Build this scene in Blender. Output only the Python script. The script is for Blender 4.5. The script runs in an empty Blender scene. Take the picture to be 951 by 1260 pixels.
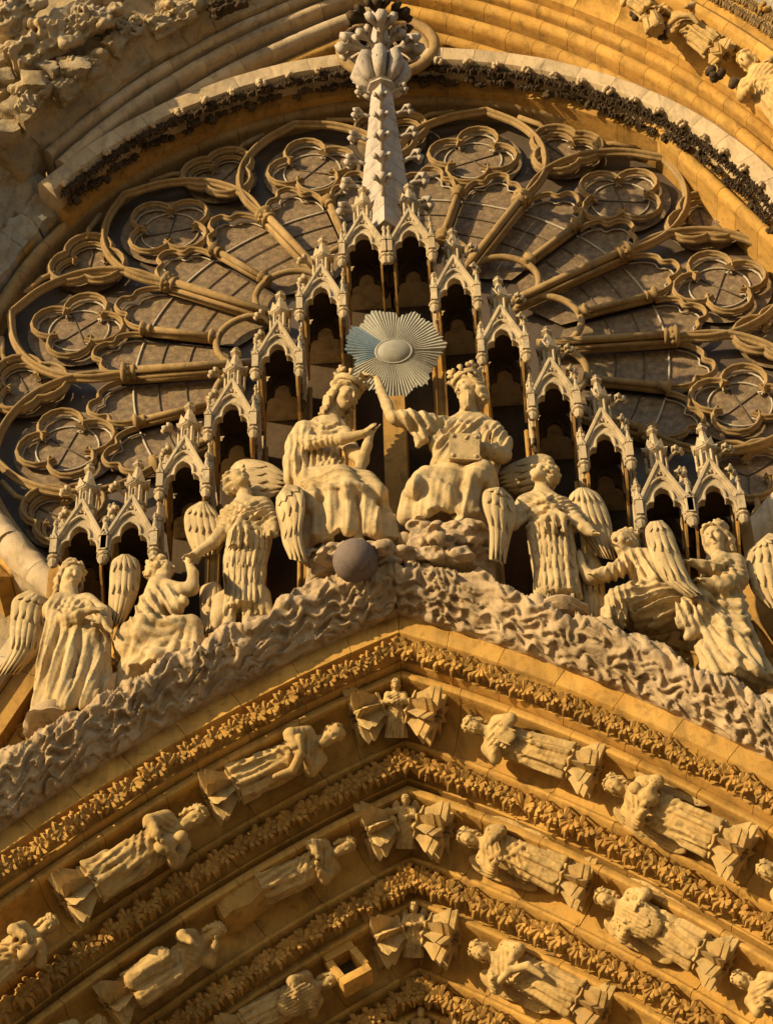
import bpy, bmesh, math, random
import numpy as np
from mathutils import Vector, Matrix, noise as mnoise

# ------------------------------------------------------------------ camera, sky, sun, exposure
ZR = 32.306                      # height of the rose window's centre above the square
W0, H0 = 951.0, 1260.0
CAM = np.array([1.050, -27.0, 1.70])
PITCH, YAW, ROLL, FPX = math.radians(45.0787), math.radians(2.8166), math.radians(-1.692), 3132.2
scene = bpy.context.scene
COL = scene.collection

def cam_axes():
    cp, sp, cy, sy = math.cos(PITCH), math.sin(PITCH), math.cos(YAW), math.sin(YAW)
    f = np.array([-sy*cp, cy*cp, sp]); r = np.array([cy, sy, 0.0]); u = np.cross(r, f)
    c, s = math.cos(ROLL), math.sin(ROLL)
    return c*r + s*u, -s*r + c*u, f
CR, CU, CF = cam_axes()

cd = bpy.data.cameras.new('camera'); co = bpy.data.objects.new('camera', cd); COL.objects.link(co)
m = Matrix(((CR[0], CU[0], -CF[0], CAM[0]), (CR[1], CU[1], -CF[1], CAM[1]), (CR[2], CU[2], -CF[2], CAM[2]), (0, 0, 0, 1)))
co.matrix_world = m
cd.sensor_fit = 'HORIZONTAL'; cd.sensor_width = 36.0; cd.lens = FPX*36.0/W0
cd.clip_start = 0.5; cd.clip_end = 4000
scene.camera = co

SUN_AZ, SUN_EL = math.radians(52), math.radians(15)      # from the left of the wall's normal, above the horizon
to_sun = Vector((-math.sin(SUN_AZ)*math.cos(SUN_EL), -math.cos(SUN_AZ)*math.cos(SUN_EL), math.sin(SUN_EL)))
wd = bpy.data.worlds.new('World'); scene.world = wd; wd.use_nodes = True
nt = wd.node_tree; bg = nt.nodes['Background']
sk = nt.nodes.new('ShaderNodeTexSky'); sk.sky_type = 'NISHITA'; sk.sun_disc = False
sk.sun_elevation = SUN_EL; sk.sun_rotation = math.atan2(to_sun.x, to_sun.y)
sk.air_density = 1.3; sk.dust_density = 1.0; sk.ozone_density = 2.0
nt.links.new(sk.outputs[0], bg.inputs[0]); bg.inputs[1].default_value = 0.09
sd = bpy.data.lights.new('sun', 'SUN'); so = bpy.data.objects.new('sun', sd); COL.objects.link(so)
sd.energy = 4.6; sd.angle = math.radians(0.6); sd.color = (1.0, 0.75, 0.40)
so.rotation_euler = to_sun.to_track_quat('Z', 'Y').to_euler(); so.location = (-30, -40, 60)
scene.view_settings.view_transform = 'Standard'; scene.view_settings.look = 'None'
scene.view_settings.exposure = 0.62; scene.view_settings.gamma = 1.0
scene.view_settings.use_curve_mapping = False
scene.cycles.max_bounces = 6; scene.cycles.diffuse_bounces = 5
rnd = random.Random(7)

# ------------------------------------------------------------------ tools
def at(px, py, y):
    """point of the place at depth y (metres, 0 = rose wall) seen at a photo pixel; z is counted from the rose centre + ZR"""
    v = CF + CR*(px - W0/2)/FPX - CU*(py - H0/2)/FPX
    t = (y - CAM[1])/v[1]
    return np.array([CAM[0] + v[0]*t, y, CAM[2] + v[2]*t])
def ray(px, py):
    v = CF + CR*(px - W0/2)/FPX - CU*(py - H0/2)/FPX
    return v/np.linalg.norm(v)

def tag(o, label=None, cat=None, group=None, kind=None):
    if label: o['label'] = label
    if cat: o['category'] = cat
    if group: o['group'] = group
    if kind: o['kind'] = kind
    return o
def empty(name, loc, label=None, cat=None, group=None, kind=None):
    o = bpy.data.objects.new(name, None); COL.objects.link(o); o.location = tuple(loc); o.empty_display_size = .2
    return tag(o, label, cat, group, kind)
def world(o):
    return o.matrix_basis if o.parent is None else world(o.parent) @ o.matrix_parent_inverse @ o.matrix_basis
def link(name, me, parent=None, matrix=None):
    o = bpy.data.objects.new(name, me); COL.objects.link(o)
    if matrix is not None: o.matrix_basis = matrix
    if parent is not None:
        o.parent = parent; o.matrix_parent_inverse = world(parent).inverted()
    return o
def make_mesh(name, verts, faces, mat, smooth=True):
    me = bpy.data.meshes.new(name)
    me.from_pydata([tuple(map(float, v)) for v in verts], [], faces)
    if mat: me.materials.append(mat)
    if smooth: me.polygons.foreach_set('use_smooth', [True]*len(me.polygons))
    me.update()
    return me
class MB:
    """collects shapes for ONE mesh"""
    def __init__(s): s.v = []; s.f = []
    def add(s, vs, fs):
        n = len(s.v); s.v += [tuple(map(float, p)) for p in vs]; s.f += [tuple(i + n for i in f) for f in fs]
    def box(s, c, sz, R=None):
        hx, hy, hz = sz[0]/2, sz[1]/2, sz[2]/2
        vs = [np.array((x, y, z)) for x in (-hx, hx) for y in (-hy, hy) for z in (-hz, hz)]
        if R is not None: vs = [R @ v for v in vs]
        s.add([v + np.array(c) for v in vs], [(0,1,3,2), (4,6,7,5), (0,4,5,1), (2,3,7,6), (0,2,6,4), (1,5,7,3)])
    def tube(s, pts, r, n=8, closed=False, cap=True):
        P = [np.array(p, float) for p in pts]; k = len(P)
        rs = r if hasattr(r, '__len__') else [r]*k
        T = []
        for i in range(k):
            a = P[(i-1) % k] if (closed or i > 0) else P[0]; b = P[(i+1) % k] if (closed or i < k-1) else P[-1]
            t = b - a; T.append(t/(np.linalg.norm(t) + 1e-12))
        up = np.array((0, 1.0, 0)) if abs(T[0][1]) < .9 else np.array((1.0, 0, 0))
        x = np.cross(T[0], up); x /= np.linalg.norm(x)
        base = len(s.v); vs = []
        for i in range(k):
            x = x - T[i]*np.dot(x, T[i]); x /= np.linalg.norm(x); yv = np.cross(T[i], x)
            for j in range(n):
                a = 2*math.pi*j/n
                vs.append(P[i] + rs[i]*(x*math.cos(a) + yv*math.sin(a)))
        fs = []
        for i in range(k if closed else k-1):
            i2 = (i+1) % k
            for j in range(n):
                fs.append((i*n+j, i*n+(j+1) % n, i2*n+(j+1) % n, i2*n+j))
        if cap and not closed:
            fs.append(tuple(range(n-1, -1, -1))); fs.append(tuple((k-1)*n+j for j in range(n)))
        s.add(vs, fs)
    def rib(s, pts, r, closed=False, d=1.0):
        """moulded rib along a path lying in the wall plane: chamfered sides and a roll on the nose"""
        prof = [(-1, 1.0*d), (-1, .40*d), (-.62, .02*d), (-.50, -.10*d), (-.46, -.62*d), (-.26, -.94*d), (0, -1.04*d), (.26, -.94*d), (.46, -.62*d), (.50, -.10*d), (.62, .02*d), (1, .40*d), (1, 1.0*d)]
        P = [np.array(p, float) for p in pts]; k = len(P); m_ = len(prof); vs = []
        for i in range(k):
            a = P[(i-1) % k] if (closed or i > 0) else P[0]; b = P[(i+1) % k] if (closed or i < k-1) else P[-1]
            t = b-a; t = t/(np.linalg.norm(t)+1e-12); nrm = np.array((t[2], 0, -t[0]))
            for u, v in prof: vs.append(P[i] + nrm*u*r + np.array((0, v*r, 0)))
        fs = [(i*m_+j, i*m_+(j+1) % m_, ((i+1) % k)*m_+(j+1) % m_, ((i+1) % k)*m_+j) for i in range(k if closed else k-1) for j in range(m_)]
        if not closed: fs += [tuple(range(m_)), tuple((k-1)*m_+j for j in range(m_-1, -1, -1))]
        s.add(vs, fs)
    def lathe(s, c, prof, n=10, axis=(0, 0, 1), rot=0.0, flat=None):
        """prof: (radius, height) from bottom to top along axis from c"""
        a = np.array(axis, float); a /= np.linalg.norm(a)
        ref = np.array((0, -1.0, 0)) if abs(a[1]) < .9 else np.array((1.0, 0, 0))
        x = ref - a*np.dot(ref, a); x /= np.linalg.norm(x); y = np.cross(a, x)
        vs = []; k = len(prof)
        for r, h in prof:
            for j in range(n):
                t = 2*math.pi*(j/n) + rot
                vs.append(np.array(c) + a*h + r*(x*math.cos(t) + y*math.sin(t)))
        fs = [(i*n+j, i*n+(j+1) % n, (i+1)*n+(j+1) % n, (i+1)*n+j) for i in range(k-1) for j in range(n)]
        fs.append(tuple(range(n-1, -1, -1))); fs.append(tuple((k-1)*n+j for j in range(n)))
        s.add(vs, fs)
    def prism(s, poly, y0, y1):
        """poly: list of (x,z) counter-clockwise seen from -y; extruded between y0 (front) and y1"""
        n = len(poly)
        vs = [(x, y0, z) for x, z in poly] + [(x, y1, z) for x, z in poly]
        s.add(vs, [tuple(range(n)), tuple(range(2*n-1, n-1, -1))] + [(i, i+n, (i+1) % n+n, (i+1) % n) for i in range(n)])
    def mesh(s, name, mat, smooth=True, auto=None):
        me = make_mesh(name, s.v, s.f, mat, smooth)
        if auto is not None: sharp_edges(me, auto)
        return me
    def build(s, name, mat, parent=None, smooth=True, auto=None, matrix=None):
        return link(name, s.mesh(name, mat, smooth, auto), parent, matrix)
def sharp_edges(me, deg):
    bm = bmesh.new(); bm.from_mesh(me); bmesh.ops.recalc_face_normals(bm, faces=bm.faces)
    lim = math.radians(deg)
    for e in bm.edges:
        e.smooth = not (len(e.link_faces) == 2 and e.calc_face_angle(0) > lim)
    bm.to_mesh(me); bm.free()

def spline(pts, n=8, closed=False):
    P = [np.array(p, float) for p in pts]; k = len(P); out = []
    for i in range(k if closed else k-1):
        p0 = P[(i-1) % k] if closed or i > 0 else 2*P[0]-P[1]
        p1, p2 = P[i], P[(i+1) % k]
        p3 = P[(i+2) % k] if closed or i < k-2 else 2*P[-1]-P[-2]
        for j in range(n):
            t = j/n
            out.append(.5*((2*p1) + (p2-p0)*t + (2*p0-5*p1+4*p2-p3)*t*t + (3*p1-p0-3*p2+p3)*t**3))
    if not closed: out.append(P[-1])
    return out
def inst(o, name, parent, matrix):
    return link(name, o if isinstance(o, bpy.types.Mesh) else o.data, parent, matrix)
def frame(o, x, y, z, s=1.0):
    x, y, z = (np.array(v, float) for v in (x, y, z))
    return Matrix(((x[0]*s, y[0]*s, z[0]*s, o[0]), (x[1]*s, y[1]*s, z[1]*s, o[1]), (x[2]*s, y[2]*s, z[2]*s, o[2]), (0, 0, 0, 1)))
def unit(v):
    v = np.array(v, float); return v/np.linalg.norm(v)

# ------------------------------------------------------------------ materials
def stone(name, col, col2=None, dirt=(.05, .035, .02), dirt_amt=.35, grey=(.30, .29, .26), grey_amt=.25, scale=1.0, bump=.35, rough=.93, rand=.16, streak=.6):
    mt = bpy.data.materials.new(name); mt.use_nodes = True
    n = mt.node_tree.nodes; L = mt.node_tree.links; b = n['Principled BSDF']
    b.inputs['Roughness'].default_value = rough
    if 'Specular IOR Level' in b.inputs: b.inputs['Specular IOR Level'].default_value = .15
    geo = n.new('ShaderNodeNewGeometry')
    def nz(sc, det=6, ro=.6, dist=0.0):
        t = n.new('ShaderNodeTexNoise'); t.inputs['Scale'].default_value = sc*scale; t.inputs['Detail'].default_value = det
        t.inputs['Roughness'].default_value = ro; t.inputs['Distortion'].default_value = dist
        L.new(geo.outputs['Position'], t.inputs['Vector']); return t
    def ramp(src, a, bq, lo=0.0, hi=1.0):
        r = n.new('ShaderNodeMapRange'); r.inputs[1].default_value = a; r.inputs[2].default_value = bq
        r.inputs[3].default_value = lo; r.inputs[4].default_value = hi; L.new(src, r.inputs[0]); return r.outputs[0]
    def mix(fac, A, B, mode='MIX'):
        x = n.new('ShaderNodeMix'); x.data_type = 'RGBA'; x.blend_type = mode
        if hasattr(fac, 'node'): L.new(fac, x.inputs[0])
        else: x.inputs[0].default_value = fac
        for v, i in ((A, 6), (B, 7)):
            if hasattr(v, 'node'): L.new(v, x.inputs[i])
            else: x.inputs[i].default_value = (*v, 1)
        return x.outputs[2]
    col2 = col2 or tuple(c*f for c, f in zip(col, (.72, .64, .50)))
    n1 = nz(1.3, 5); n2 = nz(6.0, 8, .65, .3); n3 = nz(42, 4, .6); n4 = nz(2.6, 9, .72, .6)
    c = mix(ramp(n1.outputs['Fac'], .35, .68), col, col2)
    c = mix(ramp(n4.outputs['Fac'], .52, .70, 0, grey_amt), c, grey)
    c = mix(ramp(n2.outputs['Fac'], .52, .70, 0, dirt_amt), c, dirt)
    mp = n.new('ShaderNodeMapping'); mp.inputs['Scale'].default_value = (5.5, 5.5, .8); L.new(geo.outputs['Position'], mp.inputs['Vector'])
    n5 = n.new('ShaderNodeTexNoise'); n5.inputs['Scale'].default_value = scale; n5.inputs['Detail'].default_value = 7; n5.inputs['Roughness'].default_value = .65; L.new(mp.outputs['Vector'], n5.inputs['Vector'])
    c = mix(ramp(n5.outputs['Fac'], .50, .70, 0, streak), c, tuple(.5*a_+.5*b_*.5 for a_, b_ in zip(dirt, col)))
    c = mix(ramp(n3.outputs['Fac'], .30, .72, 0, .34), c, tuple(x*.55 for x in col))
    oi = n.new('ShaderNodeObjectInfo')
    hs = n.new('ShaderNodeHueSaturation'); L.new(c, hs.inputs['Color'])
    L.new(ramp(oi.outputs['Random'], 0, 1, 1-rand, 1+rand*.7), hs.inputs['Value'])
    L.new(hs.outputs['Color'], b.inputs['Base Color'])
    ad = n.new('ShaderNodeMath'); ad.operation = 'ADD'
    ml = n.new('ShaderNodeMath'); ml.operation = 'MULTIPLY'; ml.inputs[1].default_value = .35; L.new(n3.outputs['Fac'], ml.inputs[0])
    L.new(n2.outputs['Fac'], ad.inputs[0]); L.new(ml.outputs[0], ad.inputs[1])
    bp = n.new('ShaderNodeBump'); bp.inputs['Strength'].default_value = bump; bp.inputs['Distance'].default_value = .045
    L.new(ad.outputs[0], bp.inputs['Height']); L.new(bp.outputs['Normal'], b.inputs['Normal'])
    return mt
M = {
 'statue': stone('statue_limestone', (.56, .425, .235), (.45, .32, .15), dirt_amt=.52, grey_amt=.45, bump=.32, rand=.05),
 'wing':   stone('wing_limestone', (.53, .405, .225), (.42, .30, .145), dirt_amt=.48, grey_amt=.3, bump=.2, rand=.12),
 'cloud':  stone('cloud_limestone', (.48, .36, .225), (.38, .27, .155), dirt_amt=.75, grey=(.36, .31, .27), grey_amt=.5, bump=.35, rand=.08),
 'canopy': stone('canopy_limestone', (.52, .415, .27), (.41, .315, .19), dirt_amt=.6, grey=(.34, .33, .31), grey_amt=.5, bump=.2, rand=.1),
 'spire':  stone('spire_limestone', (.50, .43, .355), (.41, .35, .29), dirt_amt=.5, grey=(.34, .32, .31), grey_amt=.5, bump=.25, rand=.06),
 'arch':   stone('arch_limestone', (.58, .345, .095), (.45, .245, .055), dirt_amt=.5, grey=(.32, .27, .18), grey_amt=.25, bump=.22),
 'leaf':   stone('carved_leaf_limestone', (.46, .27, .075), (.36, .19, .045), dirt_amt=.55, grey=(.2, .17, .11), grey_amt=.35, bump=.3, rand=.2),
 'afig':   stone('archivolt_figure_limestone', (.54, .38, .165), (.43, .27, .095), dirt_amt=.55, grey=(.34, .28, .2), grey_amt=.35, bump=.25, rand=.08),
 'trace':  stone('tracery_limestone', (.36, .245, .115), (.27, .175, .075), dirt_amt=.42, grey=(.38, .33, .25), grey_amt=.4, bump=.2, rand=.1),
 'hood':   stone('hood_limestone', (.58, .46, .31), (.48, .35, .2), dirt_amt=.35, grey=(.4, .36, .32), grey_amt=.4, bump=.3),
 'rough':  stone('weathered_limestone', (.48, .36, .20), (.36, .29, .20), dirt_amt=.45, grey=(.32, .32, .29), grey_amt=.7, bump=.8),
 'jamb':   stone('jamb_limestone', (.38, .33, .25), (.30, .28, .24), dirt_amt=.4, grey=(.30, .31, .30), grey_amt=.8, bump=.7),
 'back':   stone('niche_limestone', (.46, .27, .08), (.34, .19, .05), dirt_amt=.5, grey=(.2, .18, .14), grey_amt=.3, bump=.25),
 'dark_stone':   stone('dark_limestone', (.085, .058, .034), (.05, .034, .02), dirt_amt=.6, grey=(.1, .08, .06), grey_amt=.3, bump=.4),  # dark stone; niche back, vaults and rear arches use it as painted shade
 'ball':   stone('ball_stone', (.20, .155, .135), (.155, .12, .11), dirt_amt=.3, grey=(.2, .19, .2), grey_amt=.4, bump=.18, scale=1.6),
 'paving': stone('paving_stone', (.33, .26, .17), (.27, .21, .14), dirt_amt=.25, bump=.2, scale=.2),
}
def lead(name, col):
    mt = stone(name, col, tuple(c*.7 for c in col), dirt=(.30, .25, .15), dirt_amt=.45, grey=(.42, .44, .42), grey_amt=.5, scale=1.8, bump=.15, rough=.6, rand=.22)
    return mt
M['lead'] = lead('sheet_lead', (.40, .385, .325)); M['lead_blue'] = lead('sheet_lead_blue', (.17, .25, .33))
def glass():
    mt = bpy.data.materials.new('stained_glass_outside'); mt.use_nodes = True
    n = mt.node_tree.nodes; L = mt.node_tree.links; b = n['Principled BSDF']
    geo = n.new('ShaderNodeNewGeometry')
    v = n.new('ShaderNodeTexVoronoi'); v.feature = 'DISTANCE_TO_EDGE'; v.inputs['Scale'].default_value = 8
    vc = n.new('ShaderNodeTexVoronoi'); vc.inputs['Scale'].default_value = 8
    nz = n.new('ShaderNodeTexNoise'); nz.inputs['Scale'].default_value = 9; nz.inputs['Detail'].default_value = 6
    for t in (v, vc, nz): L.new(geo.outputs['Position'], t.inputs['Vector'])
    mr = n.new('ShaderNodeMapRange'); mr.inputs[1].default_value = .015; mr.inputs[2].default_value = .05; L.new(v.outputs['Distance'], mr.inputs[0])
    rp = n.new('ShaderNodeValToRGB'); e = rp.color_ramp.elements
    e[0].position = .3; e[0].color = (.10, .064, .032, 1); e[1].position = .72; e[1].color = (.31, .21, .108, 1)
    mx0 = n.new('ShaderNodeMix'); mx0.data_type = 'RGBA'; mx0.inputs[0].default_value = .18; L.new(nz.outputs['Fac'], rp.inputs[0])
    L.new(rp.outputs[0], mx0.inputs[6]); bw = n.new('ShaderNodeHueSaturation'); bw.inputs['Saturation'].default_value = .25; bw.inputs['Value'].default_value = .22
    L.new(vc.outputs['Color'], bw.inputs['Color']); L.new(bw.outputs[0], mx0.inputs[7])
    mx = n.new('ShaderNodeMix'); mx.data_type = 'RGBA'; L.new(mr.outputs[0], mx.inputs[0]); mx.inputs[6].default_value = (.13, .09, .058, 1)
    L.new(mx0.outputs[2], mx.inputs[7]); L.new(mx.outputs[2], b.inputs['Base Color'])
    b.inputs['Roughness'].default_value = .5; b.inputs['Specular IOR Level'].default_value = .2
    bp = n.new('ShaderNodeBump'); bp.inputs['Strength'].default_value = .25; bp.inputs['Distance'].default_value = .02
    L.new(nz.outputs['Fac'], bp.inputs['Height']); L.new(bp.outputs[0], b.inputs['Normal'])
    return mt
M['glass'] = glass()
def plain(name, col, rough=.7, metal=0):
    mt = bpy.data.materials.new(name); mt.use_nodes = True; b = mt.node_tree.nodes['Principled BSDF']
    n = mt.node_tree.nodes; L = mt.node_tree.links
    geo = n.new('ShaderNodeNewGeometry'); t = n.new('ShaderNodeTexNoise'); t.inputs['Scale'].default_value = 7; t.inputs['Detail'].default_value = 6
    L.new(geo.outputs['Position'], t.inputs['Vector'])
    r = n.new('ShaderNodeValToRGB'); r.color_ramp.elements[0].color = (*[c*.6 for c in col], 1); r.color_ramp.elements[1].color = (*[min(1, c*1.3) for c in col], 1)
    L.new(t.outputs['Fac'], r.inputs[0]); L.new(r.outputs[0], b.inputs['Base Color'])
    b.inputs['Roughness'].default_value = rough; b.inputs['Metallic'].default_value = metal
    return mt
M['iron'] = plain('iron_bar', (.10, .075, .055), .7, .3)
M['putty'] = plain('glazing_edge', (.42, .36, .28), .8)
M['void'] = plain('dark_interior', (.012, .010, .008), .9)

M['glass_dark'] = plain('dusty_dark_glass', (.075, .052, .034), .6)
# ------------------------------------------------------------------ carving: signed-distance volumes turned into meshes
import openvdb
class Sculpt:
    def __init__(s, lo, hi, vox=.018, view=None):
        s.vox = vox; s.lo = np.array(lo, float); s.n = np.ceil((np.array(hi, float)-s.lo)/vox).astype(int) + 1
        s.D = np.full(s.n, .3, np.float32); s.view = view; s.limb = 1.0
        s.ax = [s.lo[i] + vox*np.arange(s.n[i], dtype=np.float32) for i in range(3)]
    def _sl(s, lo, hi, pad):
        i0 = np.clip(np.floor((np.array(lo)-pad-s.lo)/s.vox).astype(int), 0, s.n); i1 = np.clip(np.ceil((np.array(hi)+pad-s.lo)/s.vox).astype(int)+1, 0, s.n)
        if np.any(i1 <= i0): return None, None
        sl = tuple(slice(a, b) for a, b in zip(i0, i1))
        X = s.ax[0][sl[0]][:, None, None]; Y = s.ax[1][sl[1]][None, :, None]; Z = s.ax[2][sl[2]][None, None, :]
        return sl, (X, Y, Z)
    def _put(s, sl, d, k, sign):
        a = s.D[sl]
        if sign < 0: a, d = -a, d
        if k > 0:
            h = np.clip(.5 + .5*(a-d)/k, 0, 1); r = a*(1-h) + d*h - k*h*(1-h)
        else: r = np.minimum(a, d)
        s.D[sl] = r if sign > 0 else -r
    def cap(s, a, b, ra, rb=None, k=.05, sign=1):
        rb = ra if rb is None else rb
        a = np.array(a, float); b = np.array(b, float); R = max(ra, rb)
        sl, g = s._sl(np.minimum(a, b)-R, np.maximum(a, b)+R, max(.06, k*1.2))
        if sl is None: return
        ba = b-a; l2 = float(ba@ba) + 1e-12
        px, py, pz = g[0]-a[0], g[1]-a[1], g[2]-a[2]
        h = np.clip((px*ba[0] + py*ba[1] + pz*ba[2])/l2, 0, 1)
        d = np.sqrt((px-h*ba[0])**2 + (py-h*ba[1])**2 + (pz-h*ba[2])**2) - (ra + (rb-ra)*h)
        s._put(sl, d.astype(np.float32), k, sign)
    def chain(s, pts, rs, k=.05, sign=1):
        rs = rs if hasattr(rs, '__len__') else [rs]*len(pts)
        rs = [q*s.limb for q in rs]
        for i in range(len(pts)-1): s.cap(pts[i], pts[i+1], rs[i], rs[i+1], k, sign)
    def ell(s, c, r, R=None, k=.05, sign=1):
        c = np.array(c, float); r = np.array(r, float); m_ = r.max()
        sl, g = s._sl(c-m_, c+m_, max(.06, k*1.2))
        if sl is None: return
        p = [g[i]-c[i] for i in range(3)]
        if R is not None: p = [p[0]*R[0][i] + p[1]*R[1][i] + p[2]*R[2][i] for i in range(3)]   # R columns = axes
        k0 = np.sqrt((p[0]/r[0])**2 + (p[1]/r[1])**2 + (p[2]/r[2])**2) + 1e-9
        k1 = np.sqrt((p[0]/r[0]**2)**2 + (p[1]/r[1]**2)**2 + (p[2]/r[2]**2)**2) + 1e-9
        s._put(sl, (k0*(k0-1)/k1).astype(np.float32), k, sign)
    def loft(s, rows, folds=(), k=.05, sign=1, cut=True):
        """rows: (z, cx, cy, rx, ry) ; folds: (count, phase, amp(z0), amp(z1), twist, sharp)"""
        rows = sorted(rows); A = np.array(rows, float); z = A[:, 0]
        lo = (np.min(A[:, 1]-A[:, 3]), np.min(A[:, 2]-A[:, 4]), z[0]); hi = (np.max(A[:, 1]+A[:, 3]), np.max(A[:, 2]+A[:, 4]), z[-1])
        sl, g = s._sl(lo, hi, .15)
        if sl is None: return
        zz = g[2]; cx, cy, rx, ry = (np.interp(zz, z, A[:, i]) for i in (1, 2, 3, 4))
        dx = (g[0]-cx)/rx; dy = (g[1]-cy)/ry
        rho = np.sqrt(dx*dx + dy*dy) + 1e-6; th = np.arctan2(dx, -dy); t = (z[-1]-zz)/(z[-1]-z[0])      # t: 0 top, 1 hem
        mod = 0
        for (cnt, ph, a0, a1, tw, sh) in folds:
            wv = np.cos(cnt*th + ph + tw*t*6.28)
            wv = np.sign(wv)*np.abs(wv)**sh
            mod = mod + wv*(a0 + (a1-a0)*np.clip(t, 0, 1))
        mn = np.minimum(rx, ry)
        d = (rho-1)*(.55*mn + .45*np.maximum(rx, ry))/1.0 - mod
        dz = np.maximum(z[0]-zz, zz-z[-1])
        d = np.maximum(d, dz) if cut else d
        s._put(sl, d.astype(np.float32)*.8, k, sign)
    def drape(s, c, rad, d, step, amp, bend=.6, seed=0, sharp=.8):
        """cloth folds: ridges running along direction d, spaced by step, inside a soft ball round c"""
        c = np.array(c, float); d = unit(d); R = rad if hasattr(rad, '__len__') else (rad,)*3
        sl, g = s._sl(c-np.array(R)*1.5, c+np.array(R)*1.5, 0)
        if sl is None: return
        e = unit(np.cross(d, (.15, 1.0, .1))); p = [g[i]-c[i] for i in range(3)]
        a = p[0]*d[0]+p[1]*d[1]+p[2]*d[2]; b = p[0]*e[0]+p[1]*e[1]+p[2]*e[2]
        ph = 2*math.pi*(b/step + bend*.7*np.sin(a/(step*4.2)+seed) + .10*np.sin(a/(step*1.6)+b/step+seed*2.1))
        w = .95*(1-np.abs(np.sin(ph*.5)))**.8 + .25*(1-np.abs(np.sin(ph*1.13+1.3*seed+.8*np.sin(a/(step*2.7))))) - .45
        m_ = np.exp(-((p[0]/R[0])**2 + (p[1]/R[1])**2 + (p[2]/R[2])**2)**2)
        s.D[sl] = s.D[sl] - (amp*w*m_*(.9+.2*np.sin(a/(step*3.1)+seed*1.7))).astype(np.float32)
    def bump_field(s, fn):
        X, Y, Z = s.ax[0][:, None, None], s.ax[1][None, :, None], s.ax[2][None, None, :]
        s.D = s.D + fn(X, Y, Z).astype(np.float32)
    def val(s, P):
        i = np.clip(np.rint((np.asarray(P)-s.lo)/s.vox).astype(int), 0, s.n-1)
        return s.D[i[..., 0], i[..., 1], i[..., 2]]
    def hit(s, o, d, t0, t1):
        ts = np.arange(t0, t1, s.vox*.7); P = np.asarray(o)[None]+ts[:, None]*np.asarray(d)[None]
        ins = np.all((P > s.lo) & (P < s.lo+s.vox*(s.n-1)), 1)
        v = np.where(ins, s.val(P), 1.0); j = np.argmax(v < 0)
        return P[j] if v[j] < 0 else None
    def hitpx(s, px, py):
        v = ray(px, py); c = (s.lo + s.vox*s.n/2 - CAM); L0 = float(c@v); ext = float(np.linalg.norm(s.vox*s.n))/2+.2
        return s.hit(CAM, v, L0-ext, L0+ext)
    def hitloc(s, x, z):
        return s.hit(np.array((x, s.lo[1], z)), np.array((0, 1.0, 0)), 0, s.vox*s.n[1])
    def stroke(s, pts, r=.03, sign=1, k=.03, sink=.40, n=5, taper=True, local=False):
        """a ridge (sign 1) or a groove (sign -1) drawn along the visible surface"""
        r *= 1.1
        sp = spline(pts, n) if len(pts) > 2 else [np.array(pts[0], float)+(np.array(pts[1], float)-np.array(pts[0], float))*t for t in np.linspace(0, 1, n+1)]
        hits = [(s.hitloc(*p) if local else s.hitpx(*p)) for p in sp]
        tot = len(hits)-1; prev = None; jobs = []
        for i, h in enumerate(hits):
            if h is None: prev = None; continue
            rr = r*min(1.0, .45+1.6*i/tot) if taper else r
            q = h + (np.array((0, 1.0, 0)) if local else ray(*sp[i]))*rr*(sink if sign > 0 else -.15)
            if prev is not None and np.linalg.norm(q-prev[0]) < .22: jobs.append((prev[0], q, prev[1], rr))
            prev = (q, rr)
        for a, b, ra, rb in jobs: s.cap(a, b, ra, rb, k, sign)
    def strokes(s, lst, **kw):
        for p in lst: s.stroke(p, **kw)
    def grain(s, amp=.008, f=5.0, seed=0):
        """slow weathering of the carved surface"""
        X, Y, Z = s.ax[0][:, None, None], s.ax[1][None, :, None], s.ax[2][None, None, :]
        s.D = s.D + (amp*(np.sin(f*X*1.3+seed+1.7*np.sin(f*Z*.7))*np.sin(f*Z+2.1*np.sin(f*Y+seed)) + .5*np.sin(f*2.7*Y+f*1.9*X)*np.sin(f*3.1*Z+seed))).astype(np.float32)
    def mesh(s, name, mat, adapt=0.0, off=None):
        g = openvdb.FloatGrid(.3); g.copyFromArray(np.ascontiguousarray(np.clip(s.D, -.3, .3)))
        P, T, Q = g.convertToPolygons(0.0, adapt)
        V = (np.asarray(P, np.float64)*s.vox + s.lo).astype(np.float32)
        if off is not None: V = V - np.array(off, np.float32)
        T = np.asarray(T, np.int32).reshape(-1, 3)[:, ::-1]; Q = np.asarray(Q, np.int32).reshape(-1, 4)[:, ::-1]
        me = bpy.data.meshes.new(name); nl = len(T)*3 + len(Q)*4
        me.vertices.add(len(V)); me.vertices.foreach_set('co', V.ravel())
        me.loops.add(nl); me.loops.foreach_set('vertex_index', np.concatenate([T.ravel(), Q.ravel()]).astype(np.int32))
        me.polygons.add(len(T)+len(Q))
        me.polygons.foreach_set('loop_start', np.concatenate([np.arange(len(T))*3, len(T)*3+np.arange(len(Q))*4]).astype(np.int32))
        me.update(calc_edges=True); me.validate()
        me.polygons.foreach_set('use_smooth', [True]*len(me.polygons)); me.materials.append(mat); me.update()
        return me

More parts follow.
